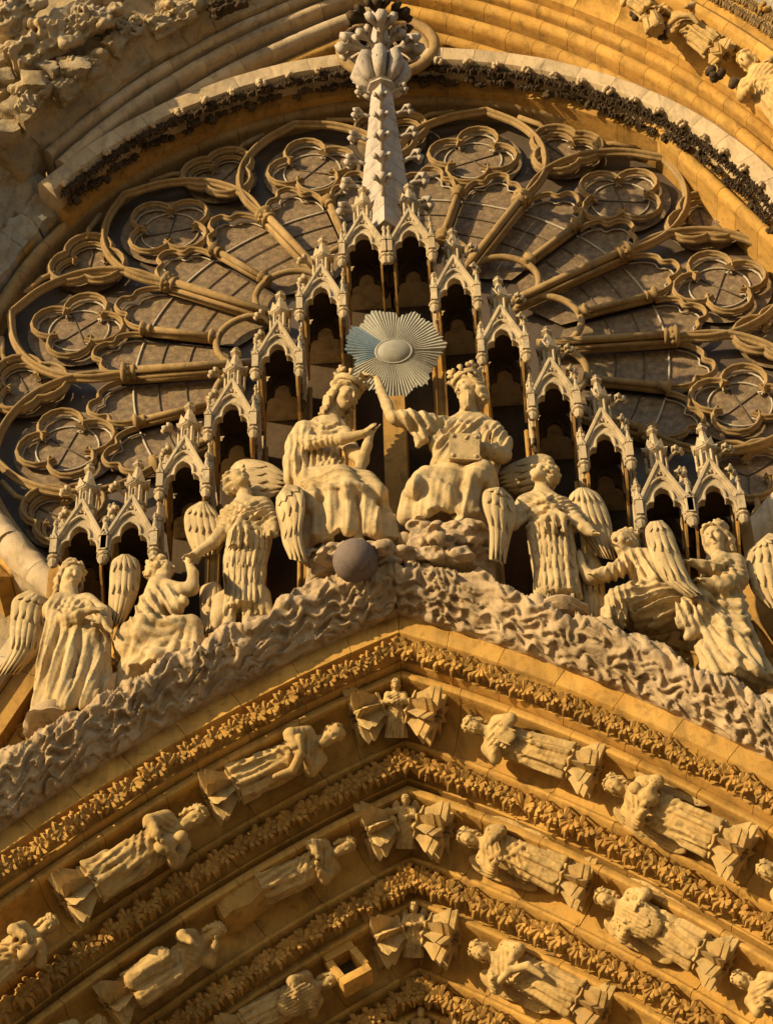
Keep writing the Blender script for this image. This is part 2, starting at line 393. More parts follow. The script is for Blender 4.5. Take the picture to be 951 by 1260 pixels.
def head_axes(yaw, pitch, roll=0):
    """columns: right, forward(face), up ; yaw>0 turns the face to +x (viewer's right), pitch>0 looks up"""
    f = np.array((math.sin(yaw)*math.cos(pitch), -math.cos(yaw)*math.cos(pitch), math.sin(pitch)))
    r = np.array((math.cos(yaw), math.sin(yaw), 0)); u = np.cross(f, r); u = -u if u[2] < 0 else u
    c, s_ = math.cos(roll), math.sin(roll)
    return r*c + u*s_, f, u*c - r*s_
def head(S, c, h, yaw, pitch, roll=0, beard=False):
    """h = head height; c = head centre"""
    r, f, u = head_axes(yaw, pitch, roll); c = np.array(c, float)
    R = np.stack([r, f, u], 1)
    P = lambda a, b, d: c + h*(a*r + b*f + d*u)
    S.ell(P(0, -.04, .13), (h*.36, h*.44, h*.37), R, .03)                  # skull
    S.ell(P(0, .10, -.12), (h*.29, h*.31, h*.36), R, .05)                  # face
    S.ell(P(0, .26, -.40), (h*.12, h*.11, h*.10), R, .06)                  # chin
    for sg in (-1, 1):
        S.ell(P(.155*sg, .44, .045), (h*.085, h*.10, h*.06), R, .02, -1)   # socket
        S.ell(P(.155*sg, .345, .035), (h*.07, h*.055, h*.045), R, .008)    # eye
        S.cap(P(.06*sg, .41, .12), P(.24*sg, .34, .105), h*.032, h*.022, .02)  # brow
        S.ell(P(.18*sg, .33, -.14), (h*.10, h*.09, h*.10), R, .05)         # cheek
        S.ell(P(.345*sg, -.02, -.02), (h*.05, h*.09, h*.13), R, .015)      # ear
    S.cap(P(0, .40, .09), P(0, .535, -.115), h*.038, h*.062, .02)           # nose
    S.cap(P(-.075, .42, -.265), P(.075, .42, -.265), h*.024, h*.024, .01, -1)
    S.ell(P(0, .42, -.235), (h*.095, h*.04, h*.025), R, .01); S.ell(P(0, .41, -.30), (h*.075, h*.045, h*.03), R, .01)
    if beard:
        S.ell(P(0, .27, -.42), (h*.29, h*.24, h*.26), R, .03); S.ell(P(0, .40, -.66), (h*.21, h*.19, h*.24), R, .03)
        for i in range(6):
            a = -.25 + .10*i
            S.chain([P(a, .49-abs(a)*.6, -.34), P(a*.95, .55-abs(a)*.6, -.56), P(a*.5, .54-abs(a)*.3, -.88)], [h*.045, h*.052, h*.04], .006)
        for sg in (-1, 1): S.chain([P(.02*sg, .50, -.20), P(.12*sg, .44, -.24), P(.20*sg, .36, -.36)], [h*.04, h*.042, h*.03], .01)
    return P, R
def hair(c, h, yaw, pitch, roll, mat, vox=.016, long=.9, curls=26, seed=1, front=.13):
    """wavy hair round the skull, as its own mesh"""
    r, f, u = head_axes(yaw, pitch, roll); c = np.array(c, float); R = np.stack([r, f, u], 1)
    S = Sculpt(c-h*1.15, c+h*1.05, vox)
    P = lambda a, b, d: c + h*(a*r + b*f + d*u)
    S.ell(P(0, -.09, .17), (h*.40, h*.42, h*.38), R, .02)
    S.ell(P(0, -.18, -.08), (h*.40, h*.30, h*.38), R, .05)
    rr = random.Random(seed)
    for sg in (-1, 1):
        if long > .7:
            S.ell(P(.16*sg, -.20, -.30), (h*.22, h*.22, h*.40), R, .04)
            for o_ in (0, .06, .12):
                S.chain([P(.08*sg, .34-o_, .40), P(.29*sg, .20-o_, .27), P(.38*sg, .04-o_*1.3, .0), P((.41+.03*math.sin(9*o_))*sg, -.01-o_*1.3, -.30*long), P(.36*sg, -.02-o_*1.4, -.58*long), P(.37*sg, -.03-o_*1.4, -.78*long)], [h*.055, h*.07, h*.075, h*.075, h*.07, h*.04], .008)
    for i in range(curls+14):
        a = rr.uniform(.45, 2*math.pi-.45); el = rr.uniform(-.55, 1.2) if long <= .7 else rr.uniform(.1, 1.3)
        q = P(.41*math.sin(a)*math.cos(el), .43*math.cos(a)*math.cos(el)-.10, .17+.38*math.sin(el)-(.15 if el < 0 else 0))
        S.ell(q, np.array((1, 1, .9))*h*rr.uniform(.075, .115), None, .006)
    S.ell(P(0, .42, -.14), (h*.29, h*.30, h*.36), R, .02, -1)
    X, Y, Z = S.ax[0][:, None, None], S.ax[1][None, :, None], S.ax[2][None, None, :]
    S.D = S.D + (h*.030*np.sin(34/h*(Z*.8+.45*X+.3*Y) + 2.6*np.sin(8/h*X+seed) + 2.2*np.sin(7/h*Y+seed*2)+1.2*np.sin(9/h*Z))).astype(np.float32)
    return S.mesh('hair', mat)
def hand(S, wrist, d, n, size, spread=.16, curl=.3, thumb=1):
    """five-fingered hand: d = direction of fingers, n = back-of-hand normal"""
    d = unit(d); n = unit(np.array(n) - d*np.dot(n, d)); s_ = np.cross(d, n); w = np.array(wrist, float); z = size
    R = np.stack([s_, n, d], 1)
    S.ell(w + d*z*.27, (z*.23, z*.11, z*.30), R, .02)
    for i, (o, L) in enumerate(((-.165, .40), (-.055, .47), (.055, .45), (.155, .36))):
        a = w + d*z*.46 + s_*o*z; fd = unit(d + s_*o*spread*6 - n*curl*.4); b = a + fd*L*z*.5; fd2 = unit(fd - n*curl); e = b + fd2*L*z*.5
        S.cap(a, b, z*.058, z*.054, .01); S.cap(b, e, z*.054, z*.042, .006)
    t0 = w + d*z*.14 - s_*z*.17*thumb; t1 = t0 + unit(d*.7 - s_*.75*thumb - n*.2)*z*.22; t2 = t1 + unit(d - s_*.1*thumb - n*.3)*z*.20
    S.cap(t0, t1, z*.075, z*.062, .015); S.cap(t1, t2, z*.06, z*.048, .008)

def feather_patch(name, A, B, yA, yB, rows, mat, parent, thick=.05, bow=.10, surf=None, plate=True, seed=0, lift=.024, ridge=True):
    """A wing: A and B are its two long edges (photo pixels, root to tip) standing at depths yA, yB.
    rows = (v0, v1, feathers) from the tip's row to the root's. Returns the wing object with one child per feather."""
    sa = spline(A, 8); sb = spline(B, 8)
    def edge(S_, v):
        x = v*(len(S_)-1); i = min(int(x), len(S_)-2); return S_[i] + (S_[i+1]-S_[i])*(x-i)
    rr = random.Random(seed)
    def pt(u, v, off):
        v = min(max(v, 0), 1.0); p = edge(sa, v)*(1-u) + edge(sb, v)*u
        if surf is not None:
            h = surf.hitpx(*p)
            if h is not None: return h - ray(*p)*off
            y = yA + (yB-yA)*u
        else:
            y = yA + (yB-yA)*u - bow*math.sin(math.pi*min(max(u, 0), 1)) - .06*math.sin(math.pi*v)
        q = at(p[0], p[1], y); return q - CF*off
    w = None
    if plate:
        nu, nv = 8, 14; mb = MB(); G = []
        vmax = 1.0
        for j in range(nv+1):
            for i in range(nu+1):
                v = j/nv*vmax
                if v > .8: pass
                G.append(pt(i/nu, v, -.012))
        n1 = len(G); G2 = [g + CF*thick for g in G]
        idx = lambda i, j: j*(nu+1)+i
        fs = [(idx(i, j), idx(i+1, j), idx(i+1, j+1), idx(i, j+1)) for j in range(nv) for i in range(nu)]
        fb = [tuple(x+n1 for x in q[::-1]) for q in fs]
        ring = [idx(i, 0) for i in range(nu+1)] + [idx(nu, j) for j in range(1, nv+1)] + [idx(i, nv) for i in range(nu-1, -1, -1)] + [idx(0, j) for j in range(nv-1, 0, -1)]
        fr = [(ring[q], ring[(q+1) % len(ring)], ring[(q+1) % len(ring)]+n1, ring[q]+n1) for q in range(len(ring))]
        mb.add(G+G2, fs+fb+fr)
        w = mb.build(name, mat, parent, auto=50)
    for ri, (v0, v1, cnt) in enumerate(rows):
        for c in range(cnt):
            u0, u1 = c/cnt, (c+1)/cnt; uc = (u0+u1)/2
            jit = rr.uniform(-.02, .02); vs = []; fs = []; NV = 7
            for j in range(NV+1):
                t = j/NV; wd_ = 1.06*(1.0 if t < .55 else math.sqrt(max(0.0, 1-((t-.55)/.45)**2)*.98+.02))
                v = v0 + (v1+jit-v0)*t
                hgt = lift*(1+ri*.9) + lift*1.3*t
                for q, (s_, hh) in enumerate(((-.5, -.008), (-.30, .004), (0, .008 if ridge else .005), (.30, .004), (.5, -.008))):
                    vs.append(pt(uc + s_*wd_/cnt, v, hgt + hh*1.2))
            for j in range(NV):
                for q in range(4):
                    a = j*5+q; fs.append((a, a+1, a+6, a+5))
            n1 = len(vs); vb = [p + CF*.035 for p in vs]
            ring = list(range(5)) + [5*j+4 for j in range(1, NV+1)] + [NV*5+q for q in (3, 2, 1, 0)] + [5*j for j in range(NV-1, 0, -1)]
            fs += [(ring[q], ring[(q+1) % len(ring)], ring[(q+1) % len(ring)]+n1, ring[q]+n1) for q in range(len(ring))]
            mb = MB(); mb.add(vs+vb, fs)
            mb.build('feather', mat, w if w is not None else parent, auto=55)
    return w
# ------------------------------------------------------------------ the square and the wall
def sheet(name, poly, y, mat, parent=None):
    mb = MB(); mb.add([(x, y, z) for x, z in poly], [tuple(range(len(poly)))]); return mb.build(name, mat, parent, smooth=False)
g = MB(); g.add([(-900, -900, 0), (900, -900, 0), (900, 60, 0), (-900, 60, 0)], [(0, 1, 2, 3)])
tag(g.build('paved_square', M['paving'], smooth=False), kind='structure')
mb = MB(); mb.box((0, 1.9, ZR+5), (60, 1.0, 40)); 
tag(mb.build('cathedral_wall', M['rough'], smooth=False), kind='structure')

def P3(x, y, z): return np.array((x, y, ZR+z))
# ------------------------------------------------------------------ rose window
rose = empty('rose_window', P3(0, 0, 0), 'great round window of twelve stone petals with dark glass behind the gable', 'rose window')
def pol(a, u, v, y):
    """petal frame: a = petal angle from straight up (clockwise), u across, v outward"""
    y = y*.62 if y > 0 else y*.8
    s_, c = math.sin(a), math.cos(a); return P3(u*c + v*s_, y, -u*s_ + v*c)
RA = [math.radians(15+30*k) for k in range(12)]
def vis(a):  # only the part of the rose the gable leaves open needs its finest pieces
    return abs((math.degrees(a)+180) % 360 - 180) < 132
mb = MB(); n = 72
mb.add([P3(7.2*math.sin(2*math.pi*i/n), .30, 7.2*math.cos(2*math.pi*i/n)) for i in range(n)], [tuple(range(n))])
mb.build('glass_backing', M['glass_dark'], rose, smooth=False)
def arcpts(cx, cz, r, a0, a1, n=10): return [(cx+r*math.cos(a0+(a1-a0)*i/n), cz+r*math.sin(a0+(a1-a0)*i/n)) for i in range(n+1)]
def foils(cx, cz, d, r, nf, rot, half, n=9):
    out = []
    for i in range(nf):
        a = rot + 2*math.pi*i/nf
        out += arcpts(cx+d*math.cos(a), cz+d*math.sin(a), r, a-half, a+half, n)
    return out
def disc_mesh(pts, a, y, nm, mat, par):
    c = np.mean(np.array(pts), 0); mb = MB()
    mb.add([pol(a, c[0], c[1], y)] + [pol(a, p[0], p[1], y) for p in pts], [(0, 1+(i+1) % len(pts), 1+i) for i in range(len(pts))])
    return mb.build(nm, mat, par, smooth=False)
arch_r = [(1.139, 4.25), (1.33, 4.8), (1.335, 5.3), (1.13, 5.85), (.66, 6.33), (0, 6.64)]
lan = [(0.07, 4.32), (.10, 4.52), (.20, 4.70), (.36, 4.72), (.40, 4.86), (.55, 4.98), (.74, 4.94), (.80, 4.78), (.95, 4.74), (1.07, 4.55), (1.12, 4.28)]
S15 = math.sin(math.radians(15)); C15 = math.cos(math.radians(15))
for a in RA:
    if not vis(a): continue
    # petal arch: outer roll, with a thinner roll inside it
    for sg in (-1, 1):
        pts = spline([(u*sg, v) for u, v in arch_r], 6)
        mb = MB(); mb.rib([pol(a, u, v, -.04) for u, v in pts], .066)
        mb.build('petal_arch', M['trace'], rose, auto=38)
    # quatrefoil
    q = foils(0, 5.47, .42, .36, 4, math.pi/4*0, math.radians(118))
    mb = MB(); mb.rib([pol(a, u, v, .12) for u, v in q], .047, True)
    big = foils(0, 5.47, .42, .42, 4, 0, math.radians(108))
    tr = mb.build('quatrefoil', M['trace'], rose, auto=38)
    mb = MB(); mb.tube([pol(a, .50*math.cos(t), 5.47+.50*math.sin(t), .335) for t in np.linspace(0, 2*math.pi, 33)[:-1]], .017, 5, closed=True); mb.build('glazing_ring', M['putty'], tr)
    mb = MB(); mb.tube([pol(a, u*.93, 5.47+(v-5.47)*.93, .30) for u, v in q], .022, 5, closed=True); mb.build('glazing_edge', M['putty'], tr)
    disc_mesh([(.86*math.cos(t), 5.47+.86*math.sin(t)) for t in np.linspace(0, 2*math.pi, 41)[:-1]], a, .362, 'pane', M['glass'], rose)
    for cr in (.6, -.6):
        mb = MB(); mb.tube([pol(a, -.5*math.cos(cr), 5.47-.5*math.sin(cr), .345), pol(a, .5*math.cos(cr), 5.47+.5*math.sin(cr), .345)], .012, 5); mb.build('saddle_bar', M['iron'], tr)
    # two lancets with trefoil heads
    for sg in (-1, 1):
        L = spline([(u*sg, v) for u, v in lan], 4)
        mb = MB(); mb.rib([pol(a, u, v, .10) for u, v in L], .044)
        hd = mb.build('lancet_head', M['trace'], rose, auto=38)
        op = [(u*sg, v) for u, v in ((.06, 2.75),)] + [(u, v-.03) for u, v in L] + [(2.55*S15*sg/C15*.93, 2.35)]
        disc_mesh(op if sg > 0 else op[::-1], a, .36+.004*(sg > 0), 'pane', M['glass'], rose)
        mb = MB(); mb.tube([pol(a, u*.95+.03*sg, 4.3+(v-4.3)*.86, .31) for u, v in L], .016, 5); mb.build('glazing_edge', M['putty'], hd)
        for rr_ in (3.45, 3.9, 4.3):
            mb = MB(); mb.tube([pol(a, rr_*math.sin(t)*sg, rr_*math.cos(t), .335) for t in np.linspace(.01, math.radians(14.3), 7)], .020 if rr_ > 4 else .011, 5); mb.build('saddle_bar', M['iron'] if rr_ < 4 else M['putty'], hd)
    # middle shaft and boundary shaft (clockwise side), with capitals
    mb = MB(); mb.tube([pol(a, 0, v, 0) for v in (3.02, 4.3)], .055, 8); mb.tube([pol(a, 0, v, .14) for v in (3.02, 4.3)], .068, 8)
    s1 = mb.build('shaft', M['trace'], rose)
    ax = pol(a, 0, 1, 0)-pol(a, 0, 0, 0)
    for rq, yq in ((4.24, 0), (3.05, 0)):
        mb = MB(); mb.lathe(pol(a, 0, rq, yq), [(.07, -.06), (.105, -.045), (.08, -.02), (.085, .05), (.14, .09), (.125, .12), (.07, .14)], 8, ax); mb.build('capital', M['trace'], s1)
    # inner ring arch
    mb = MB(); mb.tube([pol(a, u, v, .02) for u, v in spline([(-.60, 2.25), (-.62, 2.6), (-.38, 2.92), (0, 3.04), (.38, 2.92), (.62, 2.6), (.60, 2.25)], 5)], .06, 7); mb.build('inner_arch', M['trace'], rose)
for k in range(12):
    a = math.radians(30*k)
    if not vis(a): continue
    ax = pol(a, 0, 1, 0)-pol(a, 0, 0, 0)
    mb = MB()
    mb.tube([pol(a, 0, v, -.12) for v in (2.2, 4.4)], .066, 8)
    for sg in (-1, 1): mb.tube([pol(a, .072*sg, v, -.01) for v in (2.2, 4.4)], .042, 7)
    mb.tube([pol(a, 0, v, .16) for v in (2.2, 4.4)], .085, 8)
    s1 = mb.build('shaft', M['trace'], rose)
    mb = MB(); mb.lathe(pol(a, 0, 4.32, -.06), [(.11, -.09), (.155, -.06), (.12, -.03), (.13, .05), (.19, .09), (.18, .13), (.10, .16)], 10, ax)
    for j in range(8):
        t = j*math.pi/4; mb.lathe(pol(a, .135*math.sin(t), 4.36, -.06-.135*math.cos(t)), [(.01, -.05), (.05, 0), (.03, .05)], 6, ax)
    mb.build('capital', M['trace'], s1)
    # trefoil in the spandrel between two petals
    t3 = foils(0, 6.02, .27, .31, 3, -math.pi/2, math.radians(125))
    mb = MB(); mb.rib([pol(a, u, v, .02) for u, v in foils(0, 6.02, .275, .40, 3, -math.pi/2, math.radians(100))], .062, True)
    mb.rib([pol(a, u, v, .17) for u, v in t3], .04, True)
    tr = mb.build('trefoil', M['trace'], rose, auto=38)
    mb = MB(); mb.tube([pol(a, u*.93, 6.02+(v-6.02)*.93, .30) for u, v in t3], .016, 5, closed=True); mb.build('glazing_edge', M['putty'], tr)
    disc_mesh([(.62*math.cos(t), 6.02+.62*math.sin(t)) for t in np.linspace(0, 2*math.pi, 31)[:-1]], a, .370, 'pane', M['glass'], rose)
    for sg in (-1, 1): 
        mb = MB(); mb.tube([pol(a, 0, 6.02, .345), pol(a, .5*sg, 6.25, .345)], .012, 5); mb.build('saddle_bar', M['iron'], tr)
        # small closed eyes in the remaining corners
        mb = MB(); mb.tube([pol(a, sg*u, v, .05) for u, v in ((.50, 6.35), (.72, 6.48), (1.15, 6.52))], .05, 6); mb.build('corner_bar', M['trace'], rose)
    mb = MB(); mb.tube([pol(a, 0, 6.02, .345), pol(a, 0, 5.5, .345)], .012, 5); mb.build('saddle_bar', M['iron'], tr)

# ------------------------------------------------------------------ swept mouldings, cut into stones
def band(name, path, prof, mat, parent, seg=.55, jit=.12, joint=.007, sub=.16, rough=0.0, seed=0, closed_prof=True, pos=None):
    """path: dense list of (x, z, nx, nz) with n pointing to the opening; prof: (n, y) closed outline. One mesh per stone."""
    P = np.array(path, float); ds = np.r_[0, np.cumsum(np.hypot(np.diff(P[:, 0]), np.diff(P[:, 1])))]
    rr = random.Random(seed); cuts = [0.0]; Ltot = ds[-1]
    while cuts[-1] < Ltot - seg*.8: cuts.append(cuts[-1] + seg*rr.uniform(1-jit, 1+jit))
    cuts[-1] = Ltot
    pr = np.array(prof, float); cen = pr.mean(0); out = []
    if rough > .02:
        q_ = []
        for i in range(len(pr)):
            a_, b_ = pr[i], pr[(i+1) % len(pr)]; k_ = max(1, int(np.linalg.norm(b_-a_)/.08)) if max(a_[1], b_[1]) < .2 else 1
            q_ += [a_+(b_-a_)*j/k_ for j in range(k_)]
        pr = np.array(q_)
    f = lambda s_: [np.interp(s_, ds, P[:, i]) for i in range(4)]
    if pos is None:
        pos = lambda s_, n_, y_: (lambda q: P3(q[0]+q[2]*n_, y_, q[1]+q[3]*n_))(f(s_))
    for a, b in zip(cuts[:-1], cuts[1:]):
        k = max(1, int((b-a)/sub)); g_ = .0045
        ss = [a+.003, a+g_] + [a + (b-a)*i/k for i in range(1, k)] + [b-g_, b-.003]
        dy = rr.uniform(-.003, .003); vs = []
        for i, s_ in enumerate(ss):
            end = i in (0, len(ss)-1)
            for (n_, y_) in pr:
                if end: d = np.array((n_, y_))-cen; d = d/(np.linalg.norm(d)+1e-9); n2, y2 = n_-d[0]*joint, y_-d[1]*joint
                else: n2, y2 = n_, y_
                q = pos(s_, n2, y2+dy)
                if rough and not end:
                    q = q + rough*np.array(mnoise.noise_vector(Vector(q)*2.3)) + rough*.55*np.array(mnoise.noise_vector(Vector(q)*6.1)) + rough*.25*np.array(mnoise.noise_vector(Vector(q)*15))
                vs.append(q)
        m_ = len(pr)
        fs = [(i*m_+j, i*m_+(j+1) % m_, (i+1)*m_+(j+1) % m_, (i+1)*m_+j) for i in range(len(ss)-1) for j in range(m_)]
        fs += [tuple(range(m_-1, -1, -1)), tuple((len(ss)-1)*m_+j for j in range(m_))]
        mb = MB(); mb.add(vs, fs); out.append(mb.build(name, mat, parent, auto=38))
    return out
def ring_path(cx, cz, rx, rz, a0, a1, n=160):
    out = []
    for i in range(n+1):
        a = math.radians(a0+(a1-a0)*i/n); x, z = cx+rx*math.sin(a), cz+rz*math.cos(a)
        nx, nz = -math.sin(a)/rx, -math.cos(a)/rz; l = math.hypot(nx, nz); out.append((x, z, nx/l, nz/l))
    return out
def rollprof(n, y, r, back=.3, k=11):
    """a roll standing on a block behind it"""
    return [(n+r*math.cos(t), y-r*math.sin(t)) for t in np.linspace(math.pi*-.1, math.pi*1.1, k)] + [(n-r*.95, y+back), (n+r*.95, y+back)]

rim = empty('rose_rim', P3(0, -.1, 6.9), 'ochre roll mouldings ringing the great round window', 'moulding')
pth = ring_path(0, 0, 6.86, 6.86, -128, 128, 220)
band('rim_stone', pth, rollprof(.0, -.02, .115, .5), M['trace'], rim, .9, seed=1)
band('rim_stone', pth, rollprof(-.24, -.14, .10, .7), M['arch'], rim, .8, seed=2)
band('rim_stone', pth, rollprof(-.46, -.24, .085, .7), M['arch'], rim, .7, seed=3)
band('rim_stone', pth, [(-.56, -.22), (-.80, -.40), (-.80, .5), (-.56, .5)], M['arch'], rim, .7, seed=9)

hood = empty('hood_moulding', P3(-.1, -.5, 7.3), 'pale projecting hood band curving over the round window above a dark leaf row', 'moulding')
HX, HZ, HC = 6.84, 7.12, -.10
hp = ring_path(HC, 0, HX, HZ, -56, 84, 200)
band('hood_stone', hp, [(-.02, -.80), (-.22, -.84), (-.30, -.78), (-.34, -.3), (-.34, .4), (.10, .4), (.10, -.62), (.04, -.78)], M['hood'], hood, .62, seed=4, rough=.012)
band('hood_stone', ring_path(HC, 0, HX, HZ, -138, -106, 60), rollprof(-.14, -.42, .22, .5), M['hood'], hood, .8, seed=6, rough=.05, sub=.07)
band('hood_stone', ring_path(HC, 0, HX, HZ, 84, 138, 60), rollprof(-.14, -.42, .22, .5), M['hood'], hood, .8, seed=7, rough=.03, sub=.07)
# leaf row under the hood
def leaf_mesh(name, mat, seed, n=3, size=.26, depth=.12):
    """a sprig: a wavy stem carrying hand-shaped leaves with separate fingers. local x along, z across, -y out"""
    rr = random.Random(seed); mb = MB()
    mb.tube([(size*x, -depth*.3, size*.16*math.sin(4*x+seed)) for x in (-.55, -.25, 0, .25, .55)], size*.045, 5)
    for i in range(n):
        bx_ = size*(-.42+.84*(i+.5)/n + rr.uniform(-.05, .05)); sg = 1 if (i+seed) % 2 else -1; a0 = sg*(math.pi/2 + rr.uniform(-.5, .3)); bz_ = -sg*size*.12
        for k in range(5):
            a = a0 + (k-2)*.52 + rr.uniform(-.1, .1); L = size*(.52-.06*abs(k-2))*rr.uniform(.85, 1.1); dx, dz = math.cos(a), math.sin(a); cu = rr.uniform(.7, 1.1)
            mb.tube([(bx_, -depth*.35, bz_), (bx_+dx*L*.35, -depth*(.55+.25*cu), bz_+dz*L*.35), (bx_+dx*L*.72, -depth*(.5+.5*cu), bz_+dz*L*.72), (bx_+dx*L, -depth*(.25+.25*cu), bz_+dz*L)], [size*.05, size*.085, size*.085, size*.025], 5)
    return mb.mesh(name, mat, True, 60)
def ball_leaf(name, mat, seed, r=.13):
    rr = random.Random(seed); mb = MB()
    for i in range(9):
        d = unit((rr.gauss(0, 1), -abs(rr.gauss(0, .8))-.2, rr.gauss(0, 1))); c = d*r*.6
        mb.lathe(c, [(r*.12, -r*.4), (r*.38, -r*.1), (r*.42, r*.12), (r*.2, r*.36)], 7, d)
    return mb.mesh(name, mat, True, 60)
BL = [ball_leaf('leaf_ball', M['dark_stone'], 30+i) for i in range(4)]; BLP = [ball_leaf('leaf_ball', M['hood'], 40+i, .10) for i in range(3)]
SL = [leaf_mesh('leaf', M['dark_stone'], 50+i, 3, .30, .15) for i in range(4)]
lr = empty('leaf_row', P3(0, -.3, 7.2), 'dark row of carved leaves tucked under the pale hood band', 'carved leaves')  # leaves under the hood in dark stone, some balls pale
fol = ring_path(HC, 0, HX, HZ, -55, 84, 400); D_ = np.array(fol); dl = np.r_[0, np.cumsum(np.hypot(np.diff(D_[:, 0]), np.diff(D_[:, 1])))]
s_ = .1; i_ = 0
while s_ < dl[-1]:
    q = [np.interp(s_, dl, D_[:, j]) for j in range(4)]; nrm = np.array((q[2], 0, q[3])); tn = np.array((q[3], 0, -q[2])) 
    o_ = P3(q[0]+q[2]*.16, -.56, q[1]+q[3]*.16)
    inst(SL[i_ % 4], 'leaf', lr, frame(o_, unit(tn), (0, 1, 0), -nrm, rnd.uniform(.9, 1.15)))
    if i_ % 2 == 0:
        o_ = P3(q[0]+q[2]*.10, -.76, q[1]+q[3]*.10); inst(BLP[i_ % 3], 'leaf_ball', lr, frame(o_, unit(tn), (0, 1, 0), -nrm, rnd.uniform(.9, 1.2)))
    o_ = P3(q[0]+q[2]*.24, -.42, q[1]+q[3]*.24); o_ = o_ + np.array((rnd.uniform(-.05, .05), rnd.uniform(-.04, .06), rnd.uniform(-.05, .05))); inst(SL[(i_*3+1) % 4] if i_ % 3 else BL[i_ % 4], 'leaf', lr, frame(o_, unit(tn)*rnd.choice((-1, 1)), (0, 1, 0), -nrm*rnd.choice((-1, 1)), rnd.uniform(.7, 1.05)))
    s_ += .27; i_ += 1
band('leaf_bed', ring_path(HC, 0, HX-.1, HZ-.1, -56, 84, 120), [(-.05, -.40), (.16, -.28), (.16, .3), (-.05, .3)], M['leaf'], lr, 1.6, seed=8)

# pointed outer arch with its rolls; the right half keeps its carved row, the left is worn away
def fit_circle(pts):
    A = np.array([[2*x, 2*z, 1] for x, z in pts]); b = np.array([x*x+z*z for x, z in pts]); s_ = np.linalg.lstsq(A, b, rcond=None)[0]
    return s_[0], s_[1], math.sqrt(s_[2]+s_[0]**2+s_[1]**2)
OC = (-4.9, -2.2)     # centre of the right-hand arc (mirrored for the left)
def opath(R, side, a0, a1, n=90):
    out = []
    for i in range(n+1):
        a = math.radians(a0+(a1-a0)*i/n); x, z = OC[0]+R*math.sin(a), OC[1]+R*math.cos(a)
        out.append((x*side, z, -math.sin(a)*side, -math.cos(a)))
    out = [q for q in out if math.hypot((q[0]-HC)/HX, q[1]/HZ) > .995]
    return out
oa = empty('outer_arch', P3(0, -1, 9), 'pointed ochre arch of stacked rolls rising above the hood band', 'arch')
ROLLS = [(11.72, -.15, .10), (11.98, -.33, .12), (12.28, -.55, .14), (12.60, -.77, .12), (12.86, -.90, .10)]
for i, (R, y, r) in enumerate(ROLLS):
    a0 = math.degrees(math.asin(-OC[0]/R))+.2
    band('arch_stone', opath(R, 1, a0, 78), rollprof(0, y, r, .8), M['arch'], oa, .62, seed=20+i)
    if i < 4: band('arch_stone', opath(R, 1, a0, 78), [(r*.9, y+.22), (-.12, y+.20), (-.36+r, y+.06), (-.36+r, y+.7), (r*.9, y+.7)], M['arch'], oa, .62, seed=20+i)
    band('arch_stone', opath(R, -1, a0, 57), rollprof(0, y, r, .8), M['arch'] if i < 2 else M['hood'], oa, .62, seed=30+i, rough=.008*(i > 1))
    if i < 4: band('arch_stone', opath(R, -1, a0, 57), [(r*.9, y+.22), (-.12, y+.20), (-.36+r, y+.06), (-.36+r, y+.7), (r*.9, y+.7)], M['trace'], oa, .62, seed=30+i)
# eye between hood and point
EC = at(477, 58, -.8); ey = empty('oculus', EC, 'small round stone eye in the spandrel behind the spire top', 'round window')
for r_, y_, w_, mt_ in ((.84, 0, .10, 'trace'), (.70, .10, .08, 'trace')):
    mb = MB(); mb.tube([EC+np.array((r_*math.cos(t), y_, r_*math.sin(t))) for t in np.linspace(0, 2*math.pi, 49)[:-1]], w_, 9, closed=True); mb.build('ring', M[mt_], ey)
mb = MB(); mb.add([EC+np.array((.7*math.cos(t), .15, .7*math.sin(t))) for t in np.linspace(0, 2*math.pi, 33)[:-1]], [tuple(range(31, -1, -1))]); mb.build('eye_pane', M['glass'], ey, smooth=False)
mb = MB(); mb.add([P3(2.9*x, .25, 6.8+z) for x, z in ((-1.3, 0), (1.3, 0), (0, 3.0))], [(0, 1, 2)]); mb.build('pane', M['glass'], ey, smooth=False)
mb = MB(); mb.tube([P3(-2.6, .2, 7.3), P3(2.6, .2, 7.3)], .015, 5); mb.build('saddle_bar', M['putty'], ey)
# ------------------------------------------------------------------ portal arch: pointed orders stepping back into the porch
AZ, AA, AB = -8.74, .45, .040
def z0(x): return AZ - AA*x - AB*x*x
def z0p(x): return -AA - 2*AB*x
XS = np.linspace(0, 7.6, 480); SS = np.r_[0, np.cumsum(np.hypot(np.diff(XS), np.diff([z0(x) for x in XS])))]
def ppos(side):
    def f(s_, n_, y_):
        xs = float(np.interp(s_, SS, XS)); sl = z0p(xs); al = math.atan(-sl)
        x = max(0.0, xs - n_*math.sin(al)*min(1.0, xs/1.6)); sl = z0p(x)
        return P3(side*x, y_, z0(x) - n_*math.sqrt(1+sl*sl))
    return f
PP = {1: ppos(1), -1: ppos(-1)}
ppath = [(x, z0(x), 0, 0) for x in XS]
def pband(nm, prof, mat, par, seg, seed, s1=None, rough=0.0):
    out = []
    for sd in (1, -1):
        pt_ = ppath if s1 is None else [q for q, s_ in zip(ppath, SS) if s_ <= s1]
        out += band(nm, pt_, prof, mat, par, seg, seed=seed+(sd < 0)*7, pos=PP[sd], rough=rough)
    return out
def pframe(side, s_, n_, y_):
    """frame on the arch: origin, unit tangent towards the apex, inward normal"""
    a = PP[side](s_-.05, n_, y_) if s_ > .05 else PP[side](0, n_, y_); b = PP[side](s_+.05, n_, y_)
    t = unit(a-b); return PP[side](s_, n_, y_), t
face = empty('portal_arch_face', P3(0, -3.4, -9), 'plain ochre front stones of the portal arch just below the carved clouds', 'arch')
